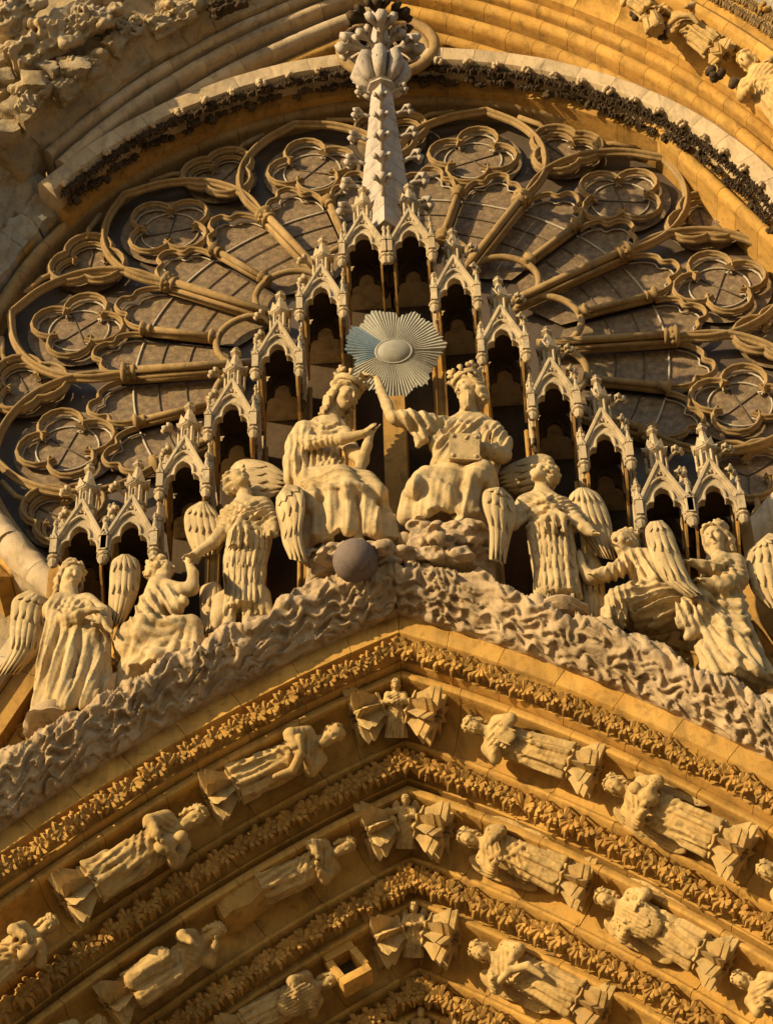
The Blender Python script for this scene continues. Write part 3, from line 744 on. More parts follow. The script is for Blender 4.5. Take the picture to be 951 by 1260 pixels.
pband('voussoir', [(0, -3.40), (.29, -3.40), (.315, -3.35), (.315, -2.6), (0, -2.6)], M['arch'], face, .78, 100)
LM = [leaf_mesh('leaf', M['leaf'], 60+i, 3, .37, .15) for i in range(6)]
LM2 = [leaf_mesh('leaf', M['leaf'], 70+i, 3, .40, .18) for i in range(6)]
def frieze(lbl, n_c, y_c, smax, step, meshes, bed, tilt, seed):
    """row of leaf sprigs lying in a hollow"""
    fz = empty('leaf_frieze', P3(0, y_c, z0(0)-n_c), lbl, 'carved frieze', 'leaf friezes of the portal arch')
    pband('frieze_stone', bed, M['arch'], fz, .85, seed)
    rr = random.Random(seed)
    for sd in (1, -1):
        s_ = .16
        while s_ < smax:
            o, t = pframe(sd, s_, n_c+rr.uniform(-.02, .02), y_c)
            dn = unit(np.cross(t, (0, 1.0, 0))); dn = -dn if dn[2] > 0 else dn      # inward
            up_ = -dn; ca, sa = math.cos(tilt), math.sin(tilt)
            yv = np.array((0, 1.0, 0))*ca + up_*sa; zv = up_*ca - np.array((0, 1.0, 0))*sa; xv = np.cross(yv, zv)
            inst(meshes[rr.randrange(len(meshes))], 'leaf', fz, frame(o, xv, yv, zv, rr.uniform(.9, 1.15)))
            s_ += step*rr.uniform(.85, 1.15)
    return fz
frieze('outermost leaf frieze, right under the plain arch stones', .435, -3.25, 6.4, .25, LM, [(.315, -3.36), (.36, -3.24), (.44, -3.16), (.51, -3.14), (.54, -3.19), (.575, -3.19), (.59, -3.12), (.58, -2.4), (.315, -2.4)], .45, 120)
ORD = []      # start of each order: (n, y)
n_, y_ = .61, -3.06
labels = ['leaf frieze between the outermost and second rows of arch figures', 'leaf frieze between the second and third rows of arch figures', 'leaf frieze below the third row of arch figures', 'innermost leaf frieze at the foot of the picture']
for k in range(4):
    ORD.append((n_, y_))
    od = empty('archivolt', P3(0, y_+.3, z0(0)-n_-.4), ['outermost recessed arch order, widest of the stacked orders', 'second recessed arch order counted from the clouds', 'third recessed arch order counted from the clouds', 'innermost recessed arch order at the bottom edge'][k], 'arch order', 'recessed arch orders')
    sm = None
    SN, SY_ = 1.13, .80
    pr = [(0, -.02), (.03, -.06), (.085, -.08), (.115, -.06), (.125, -.01), (.115, .10), (.125, .28), (.19, .46), (.33, .60), (.50, .68), (.545, .68), (.555, .63), (.59, .60), (.62, .61), (.64, .66), (.65, .88), (.60, 1.3), (0, 1.3)]
    pband('voussoir', [(n_+a*SN, y_+b*SY_) for a, b in pr], M['arch'], od, .95 if k < 2 else .8, 140+k*10, sm)
    frieze(labels[k], n_+.765*SN, y_+.84*SY_, [7.2, 7.2, 6.6, 5.0][k], .235, LM2, [(n_+a*SN, y_+b*SY_) for a, b in ((.655, .86), (.72, .95), (.86, 1.0), (.885, .965), (.905, .98), (.91, 1.4), (.655, 1.4))], .35, 200+k*10)
    n_ += (1.10, 1.0, .965, .95)[k]; y_ += .8
mb = MB(); mb.box((0, 2.6, ZR-15.2), (13, .3, 9)); tag(mb.build('porch_back', M['dark_stone'], smooth=False), kind='structure')

# ------------------------------------------------------------------ carved clouds along the gable slopes
def cloud_wave(s, h, seed, x):
    """curling ruffles: raised wavy rims round dished hollows; returns outward relief"""
    w1 = mnoise.noise(Vector((s*1.6, h*2.0, seed))); w2 = mnoise.noise(Vector((s*5.1, h*5.3, seed+9)))
    fine = max(0.0, 1-abs(x-.8)/1.5)
    u = s/(.25-.04*fine) + .7*w1 + .5*w2 + .10*math.sin(h*14+seed); v = h/(.15) + .40*math.sin(2*math.pi*s/.36+5*w1+seed)*(1-.6*fine) + .25*w2 + .5*w1
    d, _ = mnoise.voronoi(Vector((u, v, seed*1.7)), distance_metric='DISTANCE', exponent=2.0)
    e = min(1.0, (d[1]-d[0])/.55)
    rim = (1-e)**1.25
    dome = max(0.0, 1-d[0]*1.1)
    q = v - math.floor(v)
    return (.125-.02*fine)*rim + .045*dome + .045*(1-q)**.8 + .02*w2
CT_L = [(0, .52), (.5, .66), (1.0, .90), (1.25, .88), (1.6, .72), (2.5, .78), (3.5, .74), (4.5, .90), (6, 1.1)]      # height of the bank above the arch edge, along x
CT_R = [(0, .52), (.5, .66), (1.1, .86), (1.5, .74), (2.0, .62), (2.6, .74), (3.2, .72), (3.6, .56), (4.4, .72), (6, 1.0)]
def cloud_bank(side, lbl, seed):
    top = CT_L if side < 0 else CT_R; tx = [t[0] for t in top]; th = [t[1] for t in top]
    root = empty('cloud_bank', P3(side*2.5, -3.6, z0(2.5)+.1), lbl, 'stone cloud', 'stone cloud banks')
    rr = random.Random(seed); cuts = [0.0, .95, 1.9, 2.9, 3.9, 4.9, 6.1]
    for a, b in zip(cuts[:-1], cuts[1:]):
        nx = int((b-a)/.0215); nh = 96; vs = []
        for i in range(nx+1):
            x = a+(b-a)*i/nx; H = float(np.interp(x, tx, th)) + .05*math.sin(9*x+seed)+.04*math.sin(17*x+seed*2); zb = z0(x)-.02; s_ = x*1.14; H *= .84
            pf = np.array(spline([(-3.41, -.02), (-3.50, .03+.03*math.sin(s_*14+seed)), (-3.57, .16*H), (-3.68, .36*H), (-3.80, .60*H), (-3.86, .80*H), (-3.78, .98*H), (-3.55, 1.04*H), (-3.2, 1.08*H), (-2.8, 1.10*H)], 6)); ln = np.r_[0, np.cumsum(np.hypot(np.diff(pf[:, 0]), np.diff(pf[:, 1])))]
            for j in range(nh+1):
                l = ln[-1]*(j/nh)**1.15; p = np.array([np.interp(l, ln, pf[:, 0]), np.interp(l, ln, pf[:, 1])])
                e_ = .03; tg = np.array([np.interp(min(l+e_, ln[-1]), ln, pf[:, 0])-np.interp(max(l-e_, 0), ln, pf[:, 0]), np.interp(min(l+e_, ln[-1]), ln, pf[:, 1])-np.interp(max(l-e_, 0), ln, pf[:, 1])]); tg = tg/(np.linalg.norm(tg)+1e-9)
                rel = (cloud_wave(s_+seed, l*.95, seed, x)-.05)*min(1.0, l/.10)
                vs.append((side*x, p[0]-tg[1]*rel, ZR+zb+p[1]+tg[0]*rel))
        vb = [(side*(a+(b-a)*i/nx), -2.75, ZR+z0(a+(b-a)*i/nx)-.02) for i in range(nx+1)]
        idx = lambda i, j: i*(nh+1)+j
        fs = [(idx(i, j), idx(i+1, j), idx(i+1, j+1), idx(i, j+1)) for i in range(nx) for j in range(nh)]
        n1 = len(vs); fs += [(n1+i, n1+i+1, idx(i+1, 0), idx(i, 0)) for i in range(nx)]
        if side < 0: fs = [f[::-1] for f in fs]
        mb = MB(); mb.add(vs+vb, fs); mb.build('cloud_block', M['cloud'], root)
    return root
cloud_bank(-1, 'ruffled stone cloud bank sloping down left under the angels', 1.3)
cloud_bank(1, 'ruffled stone cloud bank sloping down right under the angels', 4.1)
# ------------------------------------------------------------------ gable wall and canopies
YC = -3.20
PK = [(.35, -.35), (.975, -1.52), (1.60, -2.72), (2.235, -3.92), (2.86, -5.02), (3.535, -6.13), (4.21, -6.15)]
half = [(x_, z0(x_)-.1) for x_ in (0, 1, 2, 3, 4, 5)] + [(5.0, -8.9), (4.62, -6.9)]
for x, z in reversed(PK): half += [(x+.33, z-.05), (x-.33, z-.05)]
half = half[:-1] + [(0.0, PK[0][1]-.05)]
gp = half + [(-x, z) for x, z in half[1:-1]][::-1]
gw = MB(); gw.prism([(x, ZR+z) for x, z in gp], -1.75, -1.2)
gwo = tag(gw.build('gable_wall', M['dark_stone'], smooth=False), 'dark stepped back wall of the gable behind the statues', 'wall')  # wall coloured dark to put the niche shade into it
for i, (x, z) in enumerate(PK):
    for sg in (-1, 1):
        mb = MB(); a_ = sg*(x+.33); b_ = sg*(x-.33); a_, b_ = min(a_, b_), max(a_, b_)      # added stepped slabs, roofing the recess to keep light out
        mb.box(((a_+b_)/2, -2.1, ZR+z-.42), (b_-a_-.004, .80, .16)); mb.box(((a_+b_)/2, -1.9, ZR+z-.18), (b_-a_-.004, .5, .3)); mb.build('shade_slab', M['canopy'], gwo, smooth=False)
        if i < 6:
            xx = sg*(x+(PK[i+1][0]-x)/2); zb_ = z0(abs(xx))+.2; zt_ = PK[i+1][1]-.45
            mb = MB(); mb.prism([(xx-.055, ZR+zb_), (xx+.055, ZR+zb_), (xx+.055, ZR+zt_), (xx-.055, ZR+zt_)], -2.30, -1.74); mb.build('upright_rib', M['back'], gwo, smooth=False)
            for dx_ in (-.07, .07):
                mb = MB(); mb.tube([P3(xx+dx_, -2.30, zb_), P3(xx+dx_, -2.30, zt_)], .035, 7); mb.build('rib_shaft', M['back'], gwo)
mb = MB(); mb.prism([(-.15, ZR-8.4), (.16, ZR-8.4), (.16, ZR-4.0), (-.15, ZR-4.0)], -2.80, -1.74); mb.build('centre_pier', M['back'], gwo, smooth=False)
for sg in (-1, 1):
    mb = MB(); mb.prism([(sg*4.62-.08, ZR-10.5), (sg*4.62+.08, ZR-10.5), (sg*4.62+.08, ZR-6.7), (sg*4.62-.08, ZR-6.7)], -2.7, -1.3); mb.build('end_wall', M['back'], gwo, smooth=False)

def trefoil_arch(w, zs, zt, n=30):
    """pointed trefoil opening, half width w, springing height zs, tip zt; from left foot to right foot"""
    H = zt-zs; half = [(-w, 0), (-w*1.0, .18*H), (-w*.93, .36*H), (-w*.70, .50*H), (-w*.50, .50*H), (-w*.52, .62*H), (-w*.47, .78*H), (-w*.28, .93*H), (0, H)]
    pts = half + [(-x, z) for x, z in half[-2::-1]]
    return [(p[0], zs+p[1]) for p in spline(pts, 3)]
def resample(pts, n):
    P = np.array(pts); d = np.r_[0, np.cumsum(np.linalg.norm(np.diff(P, axis=0), axis=1))]; t = np.linspace(0, d[-1], n)
    return [(np.interp(s_, d, P[:, 0]), np.interp(s_, d, P[:, 1])) for s_ in t]
def gable_panel(mb, w, zp, frm, thick=.10, lines=True):
    """gabled front: outer outline from foot to peak, opening cut out. local x across, z up from peak=0; frm maps (x, y, z)"""
    zs, zt = zp*.62*0-.93, -.42
    inner = resample(trefoil_arch(w*.80, -.99, -.47), 49); N = 49
    outer = resample([(-w, -1.0), (-w, -.78), (-w*.98, -.74), (0, 0), (w*.98, -.74), (w, -.78), (w, -1.0)], N)
    v = [frm(x, 0, z) for x, z in outer] + [frm(x, 0, z) for x, z in inner] + [frm(x, thick, z) for x, z in outer] + [frm(x, thick, z) for x, z in inner]
    f = []
    for i in range(N-1):
        f += [(i, i+1, N+i+1, N+i), (2*N+i+1, 2*N+i, 3*N+i, 3*N+i+1), (i+1, i, 2*N+i, 2*N+i+1), (N+i, N+i+1, 3*N+i+1, 3*N+i)]
    mb.add(v, f)
    if lines:
        mb.tube([frm(x, -.015, z) for x, z in inner[::2]], .020, 6)
        hd = [p for p in resample([(-w*.93, -.98), (-w*.93, -.74), (-w*.66, -.50), (0, -.33), (w*.66, -.50), (w*.93, -.74), (w*.93, -.98)], 25)]
        mb.tube([frm(x, -.025, z) for x, z in spline([(-w*.90, -.95), (-w*.88, -.72), (-w*.62, -.50), (0, -.30), (w*.62, -.50), (w*.88, -.72), (w*.90, -.95)], 4)], .026, 6)
        mb.tube([frm(x, -.03, z) for x, z in ((-w*1.0, -.76), (0, 0))], .036, 6); mb.tube([frm(x, -.03, z) for x, z in ((w*1.0, -.76), (0, 0))], .036, 6)
        mb.tube([frm(x, -.02, z) for x, z in ((-w*.80, -.70), (0, -.115))], .018, 5); mb.tube([frm(x, -.02, z) for x, z in ((w*.80, -.70), (0, -.115))], .018, 5)
        for cx, cz in ((0, -.20), (-.055, -.27), (.055, -.27)): mb.lathe(frm(cx, -.012, cz), [(.015, -.03), (.04, 0), (.015, .03)], 6)
def pinnacle(mb, c, h, r, knob=True):
    """square shaft with little gables, then a pointed cap"""
    x, y, z = c
    mb.box((x, y, z+h*.22), (r*1.5, r*1.5, h*.44))
    for dx, dy in ((0, -1), (-1, 0), (1, 0)):
        bx_, by_ = x+dx*r*.80, y+dy*r*.80; t_ = np.array((-dy, dx))
        mb.add([(bx_+t_[0]*r*.85+dx*.01, by_+t_[1]*r*.85+dy*.01, z+h*.40), (bx_-t_[0]*r*.85+dx*.01, by_-t_[1]*r*.85+dy*.01, z+h*.40), (bx_+dx*.01, by_+dy*.01, z+h*.60), (x, y, z+h*.40), (x, y, z+h*.58)], [(0, 1, 2), (1, 4, 2), (0, 2, 4), (0, 3, 1)])
    mb.lathe((x, y, z), [(r*1.12, h*.42), (r*1.15, h*.46), (r*.80, h*.48), (r*.28, h*.86)], 6)
    if knob:
        mb.lathe((x, y, z), [(r*.26, h*.84), (r*.62, h*.88), (r*.62, h*.91), (r*.22, h*.94), (r*.50, h*.97), (r*.12, h*1.03)], 7)
def canopy_proto(w):
    parts = {}
    D = .66
    mb = MB(); gable_panel(mb, w, 1.0, lambda x, y, z: (x, y, z)); parts['front_gable'] = mb
    for sg, nm in ((-1, 'side_gable'), (1, 'side_gable.')):
        mb = MB(); gable_panel(mb, D/2, 1.0, (lambda x, y, z, s_=sg: (s_*(w-.02-y), .05+D/2+x*(-s_)*-1*s_*s_, z-.04)), .07); parts[nm] = mb
    mb = MB(); gable_panel(mb, w*.92, 1.0, lambda x, y, z: (x, D+.02+y, z-.05), .06); parts['rear_arch'] = mb
    for sg, nm in ((-1, 'cheek_wall'), (1, 'cheek_wall.')):      # solid cheeks of the recess behind the front arch
        mb = MB(); x0_, x1_ = sg*(w-.075), sg*(w-.045); pl_ = [(.16, -.45), (.16, -.95), (.24, -1.12), (.40, -1.22), (.52, -1.38), (.86, -1.52), (.86, -.45)]; k_ = len(pl_)
        mb.add([(x0_, y, z) for y, z in pl_]+[(x1_, y, z) for y, z in pl_], [tuple(range(k_)), tuple(range(2*k_-1, k_-1, -1))]+[(i, (i+1) % k_, (i+1) % k_+k_, i+k_) for i in range(k_)]); parts[nm] = mb
    mb = MB(); zt = -.40      # closed vault above the openings
    mb.add([(-w+.04, .09, zt), (w-.04, .09, zt), (w-.04, D, zt), (-w+.04, D, zt), (0, .10, -.06), (0, D, -.06)], [(0, 3, 2, 1), (0, 1, 4), (2, 3, 5), (1, 2, 5, 4), (3, 0, 4, 5)]); parts['vault'] = mb
    for i, (px_, py_, sc) in enumerate(((-w, .02, 1), (w, .02, 1), (-w*.9, D, .8), (w*.9, D, .8))):
        mb = MB(); mb.lathe((px_, py_, -1.0), [(.012, -.175), (.03, -.17), (.062*sc, -.13), (.075*sc, -.09), (.055*sc, -.05), (.085*sc, -.03), (.085*sc, .0), (.05*sc, .02), (.05*sc, .20)], 8); parts['pendant' + '.'*i] = mb
    mb = MB(); c = (0, .26, -.22)  # small turret with its pointed cap
    mb.lathe(c, [(.135, 0), (.135, .26), (.16, .28), (.16, .31), (.10, .32), (.10, .60), (.165, .64), (.165, .68), (.13, .70)], 6)
    for j in range(6):
        a = j*math.pi/3+.5; mb.lathe((.135*math.sin(a), .26-.135*math.cos(a), .08), [(.022, 0), (.022, .30)], 5)
        mb.add([(.17*math.sin(a-.45), .26-.17*math.cos(a-.45), .44), (.17*math.sin(a+.45), .26-.17*math.cos(a+.45), .44), (.185*math.sin(a), .26-.185*math.cos(a), .60), (0, .26, .44), (0, .26, .58)], [(0, 1, 2), (1, 4, 2), (0, 2, 4)])
    mb.lathe(c, [(.125, .69), (.04, 1.06), (.085, 1.09), (.085, 1.12), (.03, 1.15), (.062, 1.18), (.01, 1.25)], 6); parts['turret'] = mb
    return parts, D
def crocket(mb, o, out, up_, s_):
    """leaf hook: stem that swings out and curls over"""
    o, out, up_ = (np.array(v, float) for v in (o, out, up_)); sd = np.cross(out, up_)
    mb.tube([o, o+s_*(out*.45+up_*.35), o+s_*(out*.95+up_*.55), o+s_*(out*1.25+up_*.35), o+s_*(out*1.15+up_*.10)], [s_*.16, s_*.15, s_*.22, s_*.26, s_*.16], 6)
    for k in (-1, 1):
        mb.tube([o+s_*(out*.5+up_*.4), o+s_*(out*.85+up_*.65+sd*.35*k), o+s_*(out*1.15+up_*.45+sd*.48*k), o+s_*(out*1.05+up_*.2+sd*.42*k)], [s_*.12, s_*.17, s_*.19, s_*.1], 5)
mesh_cache = {}
def place_canopy(x, z, w, lbl, side, hooks=True, lp=True, rp=True):
    key = round(w, 3)
    if key not in mesh_cache:
        parts, D = canopy_proto(w); mesh_cache[key] = {k_: v.mesh(k_.rstrip('.'), M['dark_stone'] if k_ == 'vault' or k_ in ('pendant..', 'pendant...') else (M['dark_stone'] if k_ == 'rear_arch' else M['back'] if 'cheek' in k_ else M['canopy']), True, 35) for k_, v in parts.items()}  # vault, rear arch and rear pendants darkened in colour for inside shade
    T = Matrix.Translation((x, YC, ZR+z)); root = empty('canopy', (x, YC, ZR+z-1.1), lbl, 'canopy', 'canopies stepping up the gable')
    for nm, me in mesh_cache[key].items(): inst(me, nm.rstrip('.'), root, T)
    for sg, on in ((-1, lp), (1, rp)):
        if on:
            mb = MB(); pinnacle(mb, (x+sg*(w+.0), YC-.03, ZR+z-.98), .62, .060); mb.build('pinnacle', M['canopy'], root, auto=35)
            mb = MB(); pinnacle(mb, (x+sg*(w-.02), YC+.30, ZR+z-.50), .72, .060); mb.build('pinnacle', M['canopy'], root, auto=35)
    if hooks:
        out = np.array((side*.8, -.6, 0))
        for dz_, dy_ in ((.36, .30), (-.02, .38)):
            mb = MB(); crocket(mb, (x+side*.165, YC+dy_, ZR+z+dz_), out, (0, 0, 1), .17); mb.build('crocket', M['canopy'], root)
    return root
names_l = ['topmost left', 'second from the top on the left', 'third from the top on the left', 'fourth from the top on the left', 'fifth from the top on the left', 'inner of the lowest left pair', 'outer of the lowest left pair']
names_r = [s_.replace('left', 'right') for s_ in names_l]
for i, (x, z) in enumerate(PK):
    w = .315 if i < 5 else .33
    for sg, nm in ((-1, names_l[i]), (1, names_r[i])):
        xx = -(4.20 if i == 6 else x) if sg < 0 else x
        place_canopy(sg*x, z, w, 'gabled stone canopy with trefoil arch and pinnacles, ' + nm, sg, hooks=i > 0)

# ------------------------------------------------------------------ spire
sp = empty('spire', P3(-.02, -2.9, -.4), 'tall pale four-sided spire with crocketed edges and a bud finial on the gable top', 'spire')
SX, SY = -.02, -2.78
zb, zt, rb, rt = -.55, 3.36, .46, .165
mb = MB(); K = 9
for i in range(K):           # courses of stone
    a, b = zb+(zt-zb)*i/K, zb+(zt-zb)*(i+1)/K; ra, rb_ = rb+(rt-rb)*i/K, rb+(rt-rb)*(i+1)/K
    mb = MB(); mb.lathe(P3(SX, SY, 0), [(ra*.985, a+.004), (ra, a+.02), (rb_, b-.02), (rb_*.985, b-.004)], 4); mb.build('spire_course', M['spire'], sp, auto=20)
for e in range(4):
    a = e*math.pi/2; out = np.array((math.sin(a), -math.cos(a), 0))
    for i in range(6 if e != 0 else 5):
        z = zb+.75+i*.62 - (.1 if e == 0 else 0); r = rb+(rt-rb)*(z-zb)/(zt-zb)
        mb = MB(); crocket(mb, P3(SX, SY, z)+out*r*.95, out, (0, 0, 1), .26-.014*i); mb.build('crocket', M['spire'], sp)
mb = MB(); mb.lathe(P3(SX, SY, 0), [(.16, 3.34), (.24, 3.36), (.24, 3.40), (.19, 3.42), (.25, 3.45), (.2, 3.49)], 8); mb.build('collar', M['spire'], sp, auto=35)
for j in range(8):            # closed buds round the finial
    a = j*math.pi/4; d = np.array((math.sin(a), -math.cos(a), 0)); mb = MB()
    mb.tube([P3(SX, SY, 3.46)+d*.14, P3(SX, SY, 3.56)+d*.29, P3(SX, SY, 3.80)+d*.38, P3(SX, SY, 4.05)+d*.34, P3(SX, SY, 4.18)+d*.22], [.055, .10, .13, .105, .05], 7)
    for q in (-1, 1): mb.tube([P3(SX, SY, 3.50)+d*.24, P3(SX, SY, 3.72)+d*.46+np.cross(d, (0, 0, 1))*.05*q, P3(SX, SY, 3.90)+d*.34], .016, 5)
    mb.build('bud', M['spire'], sp)
mb = MB(); mb.lathe(P3(SX, SY, 0), [(.22, 3.46), (.26, 4.0), (.18, 4.3), (.15, 4.8), (.12, 5.6), (.11, 6.6)], 8); mb.build('stem', M['spire'], sp)
for j in range(8):
    a = j*math.pi/4+.1; d = np.array((math.sin(a), -math.cos(a), 0)); mb = MB(); crocket(mb, P3(SX, SY, 4.40)+d*.12, d, (0, 0, 1), .43 if j % 2 == 0 else .30); mb.build('leaf_hook', M['spire'], sp)
for j in range(6):
    a = j*math.pi/3; d = np.array((math.sin(a), -math.cos(a), 0)); mb = MB(); crocket(mb, P3(SX, SY, 5.05)+d*.08, d, (0, 0, 1), .36); mb.build('leaf_hook', M['dark_stone'], sp)

# ------------------------------------------------------------------ radiant sun disc of sheet lead
sc_ = at(485, 434, -2.95); su = empty('sun_disc', sc_, 'blue-grey sheet metal sun with pleated rays and oval boss above the crowned pair', 'sun disc')
tl = math.radians(24); dx = np.array((1, 0, 0)); dz = np.array((0, -math.sin(tl), math.cos(tl))); dy = np.cross(dz, dx)
dn = np.array((0, -math.cos(tl), -math.sin(tl)))
NS = 13; rr = random.Random(3); K = 13; NT = NS*K; off = [rr.uniform(-.035, .03) for _ in range(NT+1)]; off[NT] = off[0]
for s_ in range(NS):
    mb = MB(); vs = []
    for i in range(K+1):
        g_ = s_*K+i; a = 2*math.pi*g_/NT; pl = .013 if g_ % 2 else 0
        tip = .67+.05*math.sin(3*a+.5)+.035*math.sin(7*a+1)+.02*math.sin(13*a)+off[g_]
        for r, bf in ((.14, .06), (.28, .05), (.48, .02), (tip, -.01+.02*math.sin(5*a))):
            vs.append(sc_ + (dx*math.cos(a) + dz*math.sin(a)*1.02)*r + dn*(bf + pl*(.5+r)))
    n1 = len(vs); vs += [v - dn*.015 for v in vs]
    fs = [(i*4+j, (i+1)*4+j, (i+1)*4+j+1, i*4+j+1) for i in range(K) for j in range(3)]; fs += [tuple(q+n1 for q in f[::-1]) for f in fs]
    mb.add(vs, fs); mb.build('ray_sheet', M['lead_blue'] if s_ in (5, 6) else M['lead'], su, auto=30)
mb = MB(); mb.lathe(sc_+dn*.03, [(.265, 0), (.285, .02), (.26, .045), (.235, .04), (.23, .045), (.12, .075), (.02, .085)], 28, dn)
mb.v = [tuple(np.array(v)-dz*.26*np.dot(np.array(v)-sc_, dz)) for v in mb.v]
mb.build('boss', M['lead'], su, auto=40)

# ball in front of the clouds
bc = at(437, 690, -4.05); mb = MB(); R_ = .285
mb.lathe(bc, [(R_*math.cos(t)*(1.012 if abs(t) < .03 else 1), R_*math.sin(t)) for t in np.linspace(-math.pi/2+.02, math.pi/2-.02, 33)], 40, (.25, -.2, 1))
bo = tag(mb.build('stone_ball', M['ball']), 'dark smooth grey ball on the clouds under the crowned woman', 'ball')
mb = MB(); mb.tube([bc+np.array((.0, .30, -.05)), bc+np.array((0, .85, -.15))], .05, 8); mb.build('iron_dowel', M['iron'], bo)
# ------------------------------------------------------------------ the statues of the gable
def rows_px(lst, dep=.75):
    """silhouette rows (left px, right px, py, y[, depth ratio]) -> loft rows"""
    out = []
    for q in lst:
        l, r, py, y = q[:4]; d = q[4] if len(q) > 4 else dep
        pyl, pyr = py if hasattr(py, '__len__') else (py, py)
        a, b = at(l, pyl, y), at(r, pyr, y); c = (a+b)/2; rx = abs(b[0]-a[0])/2
        out.append((c[2], c[0], c[1], rx, rx*d))
    return out
def bounds_px(x0, x1, y0, y1, dn=-4.4, df=-2.5):
    P = [at(x, y, d) for x in (x0, x1) for y in (y0, y1) for d in (dn, df)]
    zc = [at((x0+x1)/2, y1, -3.3)[2]-.25, at((x0+x1)/2, y0, -3.3)[2]+.3]
    return (min(p[0] for p in P), dn, zc[0]), (max(p[0] for p in P), df, zc[1])
VX = .0145
HS = .82
def hollow(S, rows, up_=.22, f=.80):
    rows = sorted(rows); z0_, cx, cy, rx, ry = rows[0]
    S.loft([(z0_-.12, cx, cy, rx*f, ry*f), (z0_+up_*.5, cx, cy, rx*f*.9, ry*f*.9), (z0_+up_, cx, cy, rx*f*.6, ry*f*.6)], [], .03, -1)
def statue(name, base, lbl, cat='statue'):
    return empty(name, base, lbl, cat)

# ---- standing angel, far left
def angel_left_standing():
    y = -3.55; A = lambda x, py, dy=0: at(x, py, y+dy*.8)
    st = statue('angel_statue', A(85, 884), 'standing stone angel with long pleated robe and hands crossed, far left')
    S = Sculpt(*bounds_px(34, 146, 684, 892, -4.15, -3.0), VX); S.limb = .80
    S.loft(rows_px([(40, 138, 888, y-.02, .62), (42, 138, 868, y-.02, .62), (48, 136, 835, y, .60), (58, 134, 800, y, .58), (66, 130, 772, y+.02, .56), (66, 122, 755, y+.03, .58), (66, 108, 740, y+.05, .6)]),
           [(8, 1.0, .004, .040, .10, .8), (13, .4, .002, .018, -.05, 1.0)], .04)
    S.chain([A(83, 716, .02), A(85, 735, .04)], [.125, .16], .05)
    S.chain([A(72, 742, .0), A(64, 752, -.02), A(69, 768, -.18)], [.17, .15, .115], .05)
    S.chain([A(69, 768, -.18), A(96, 757, -.36), A(112, 750, -.42)], [.115, .085, .065], .03)
    S.chain([A(107, 742, .02), A(126, 755, -.12), A(130, 768, -.22), A(122, 764, -.36)], [.16, .13, .11, .08], .05)
    hand(S, A(111, 750, -.43), A(126, 749, -.45)-A(111, 750, -.43), (0, -1, .5), .20, curl=.2)
    hand(S, A(124, 768, -.38), A(114, 757, -.44)-A(124, 768, -.38), (0, -1, .3), .20, curl=.9)
    S.cap(A(110, 742, -.40), A(137, 778, -.36), .032, .032, .006)
    # mantle falling from the left arm
    S.loft(rows_px([(43, 60, 856, y-.10, .9), (46, 66, 820, y-.12, .9), (52, 74, 790, y-.12, .9), (58, 78, 766, y-.12, .9)]), [(5, 0, .01, .02, .1, 1)], .03)
    S.strokes([[(80, 772), (74, 805), (66, 840), (60, 880)], [(92, 772), (88, 810), (80, 850), (74, 884)], [(104, 770), (106, 800), (98, 840), (84, 872), (70, 888)], [(116, 772), (118, 810), (114, 845), (104, 868)], [(126, 776), (128, 810), (127, 850)]], r=.055, k=.05, n=6)
    S.strokes([[(74, 772), (90, 764), (108, 766), (126, 772)]], r=.03, k=.03)
    S.strokes([[(66, 745), (84, 752), (104, 744)], [(66, 752), (84, 760), (100, 752)]], r=.028, k=.03)
    S.strokes([[(72, 738), (86, 746), (100, 738)]], r=.03, k=.015)
    S.drape(A(98, 830, -.25), (.75, .6, 1.0), (0.12, 0, 1), .17, .040, .3, 1)
    S.drape(A(84, 748, -.10), (.30, .4, .16), (.25, 0, 1), .08, .026, .3, 2)
    S.drape(A(52, 800, -.1), (.22, .4, .7), (.1, 0, 1), .09, .035, .3, 3)
    hollow(S, rows_px([(42, 138, 888, y-.02, .62)]), .16, .82)
    for fx in (66, 104): S.ell(A(fx, 889, -.30), (.08, .18, .06), None, .03)
    hc = A(88, 709, -.02); P, R = head(S, hc, .47*HS, .50, -.42, -.06)
    S.grain(.005, 6, 1)
    link('body', S.mesh('body', M['statue']), st)
    link('hair', hair(hc, .47*HS, .50, -.42, -.06, M['statue'], seed=2, long=1.0), st)
    feather_patch('wing', [(36, 726), (17, 738), (13, 770), (11, 800), (-6, 832)], [(60, 738), (62, 752), (56, 780), (46, 803), (22, 830)], y+.05, y+.18, [(.45, 1.0, 6), (.22, .72, 6), (.08, .42, 5), (0, .2, 5)], M['wing'], st, seed=1)
    mb = MB(); b0 = A(66, 890, -.02)
    mb.lathe(b0+np.array((0, 0, -.12)), [(.30, 0), (.37, .04), (.34, .08), (.37, .13), (.36, .17), (.31, .20), (.12, .205)], 26); mb.v = [tuple(np.array(v)+.06*np.array(mnoise.noise_vector(Vector(v)*4.5))) for v in mb.v]; mb.build('base', M['cloud'], st, auto=40)
angel_left_standing()

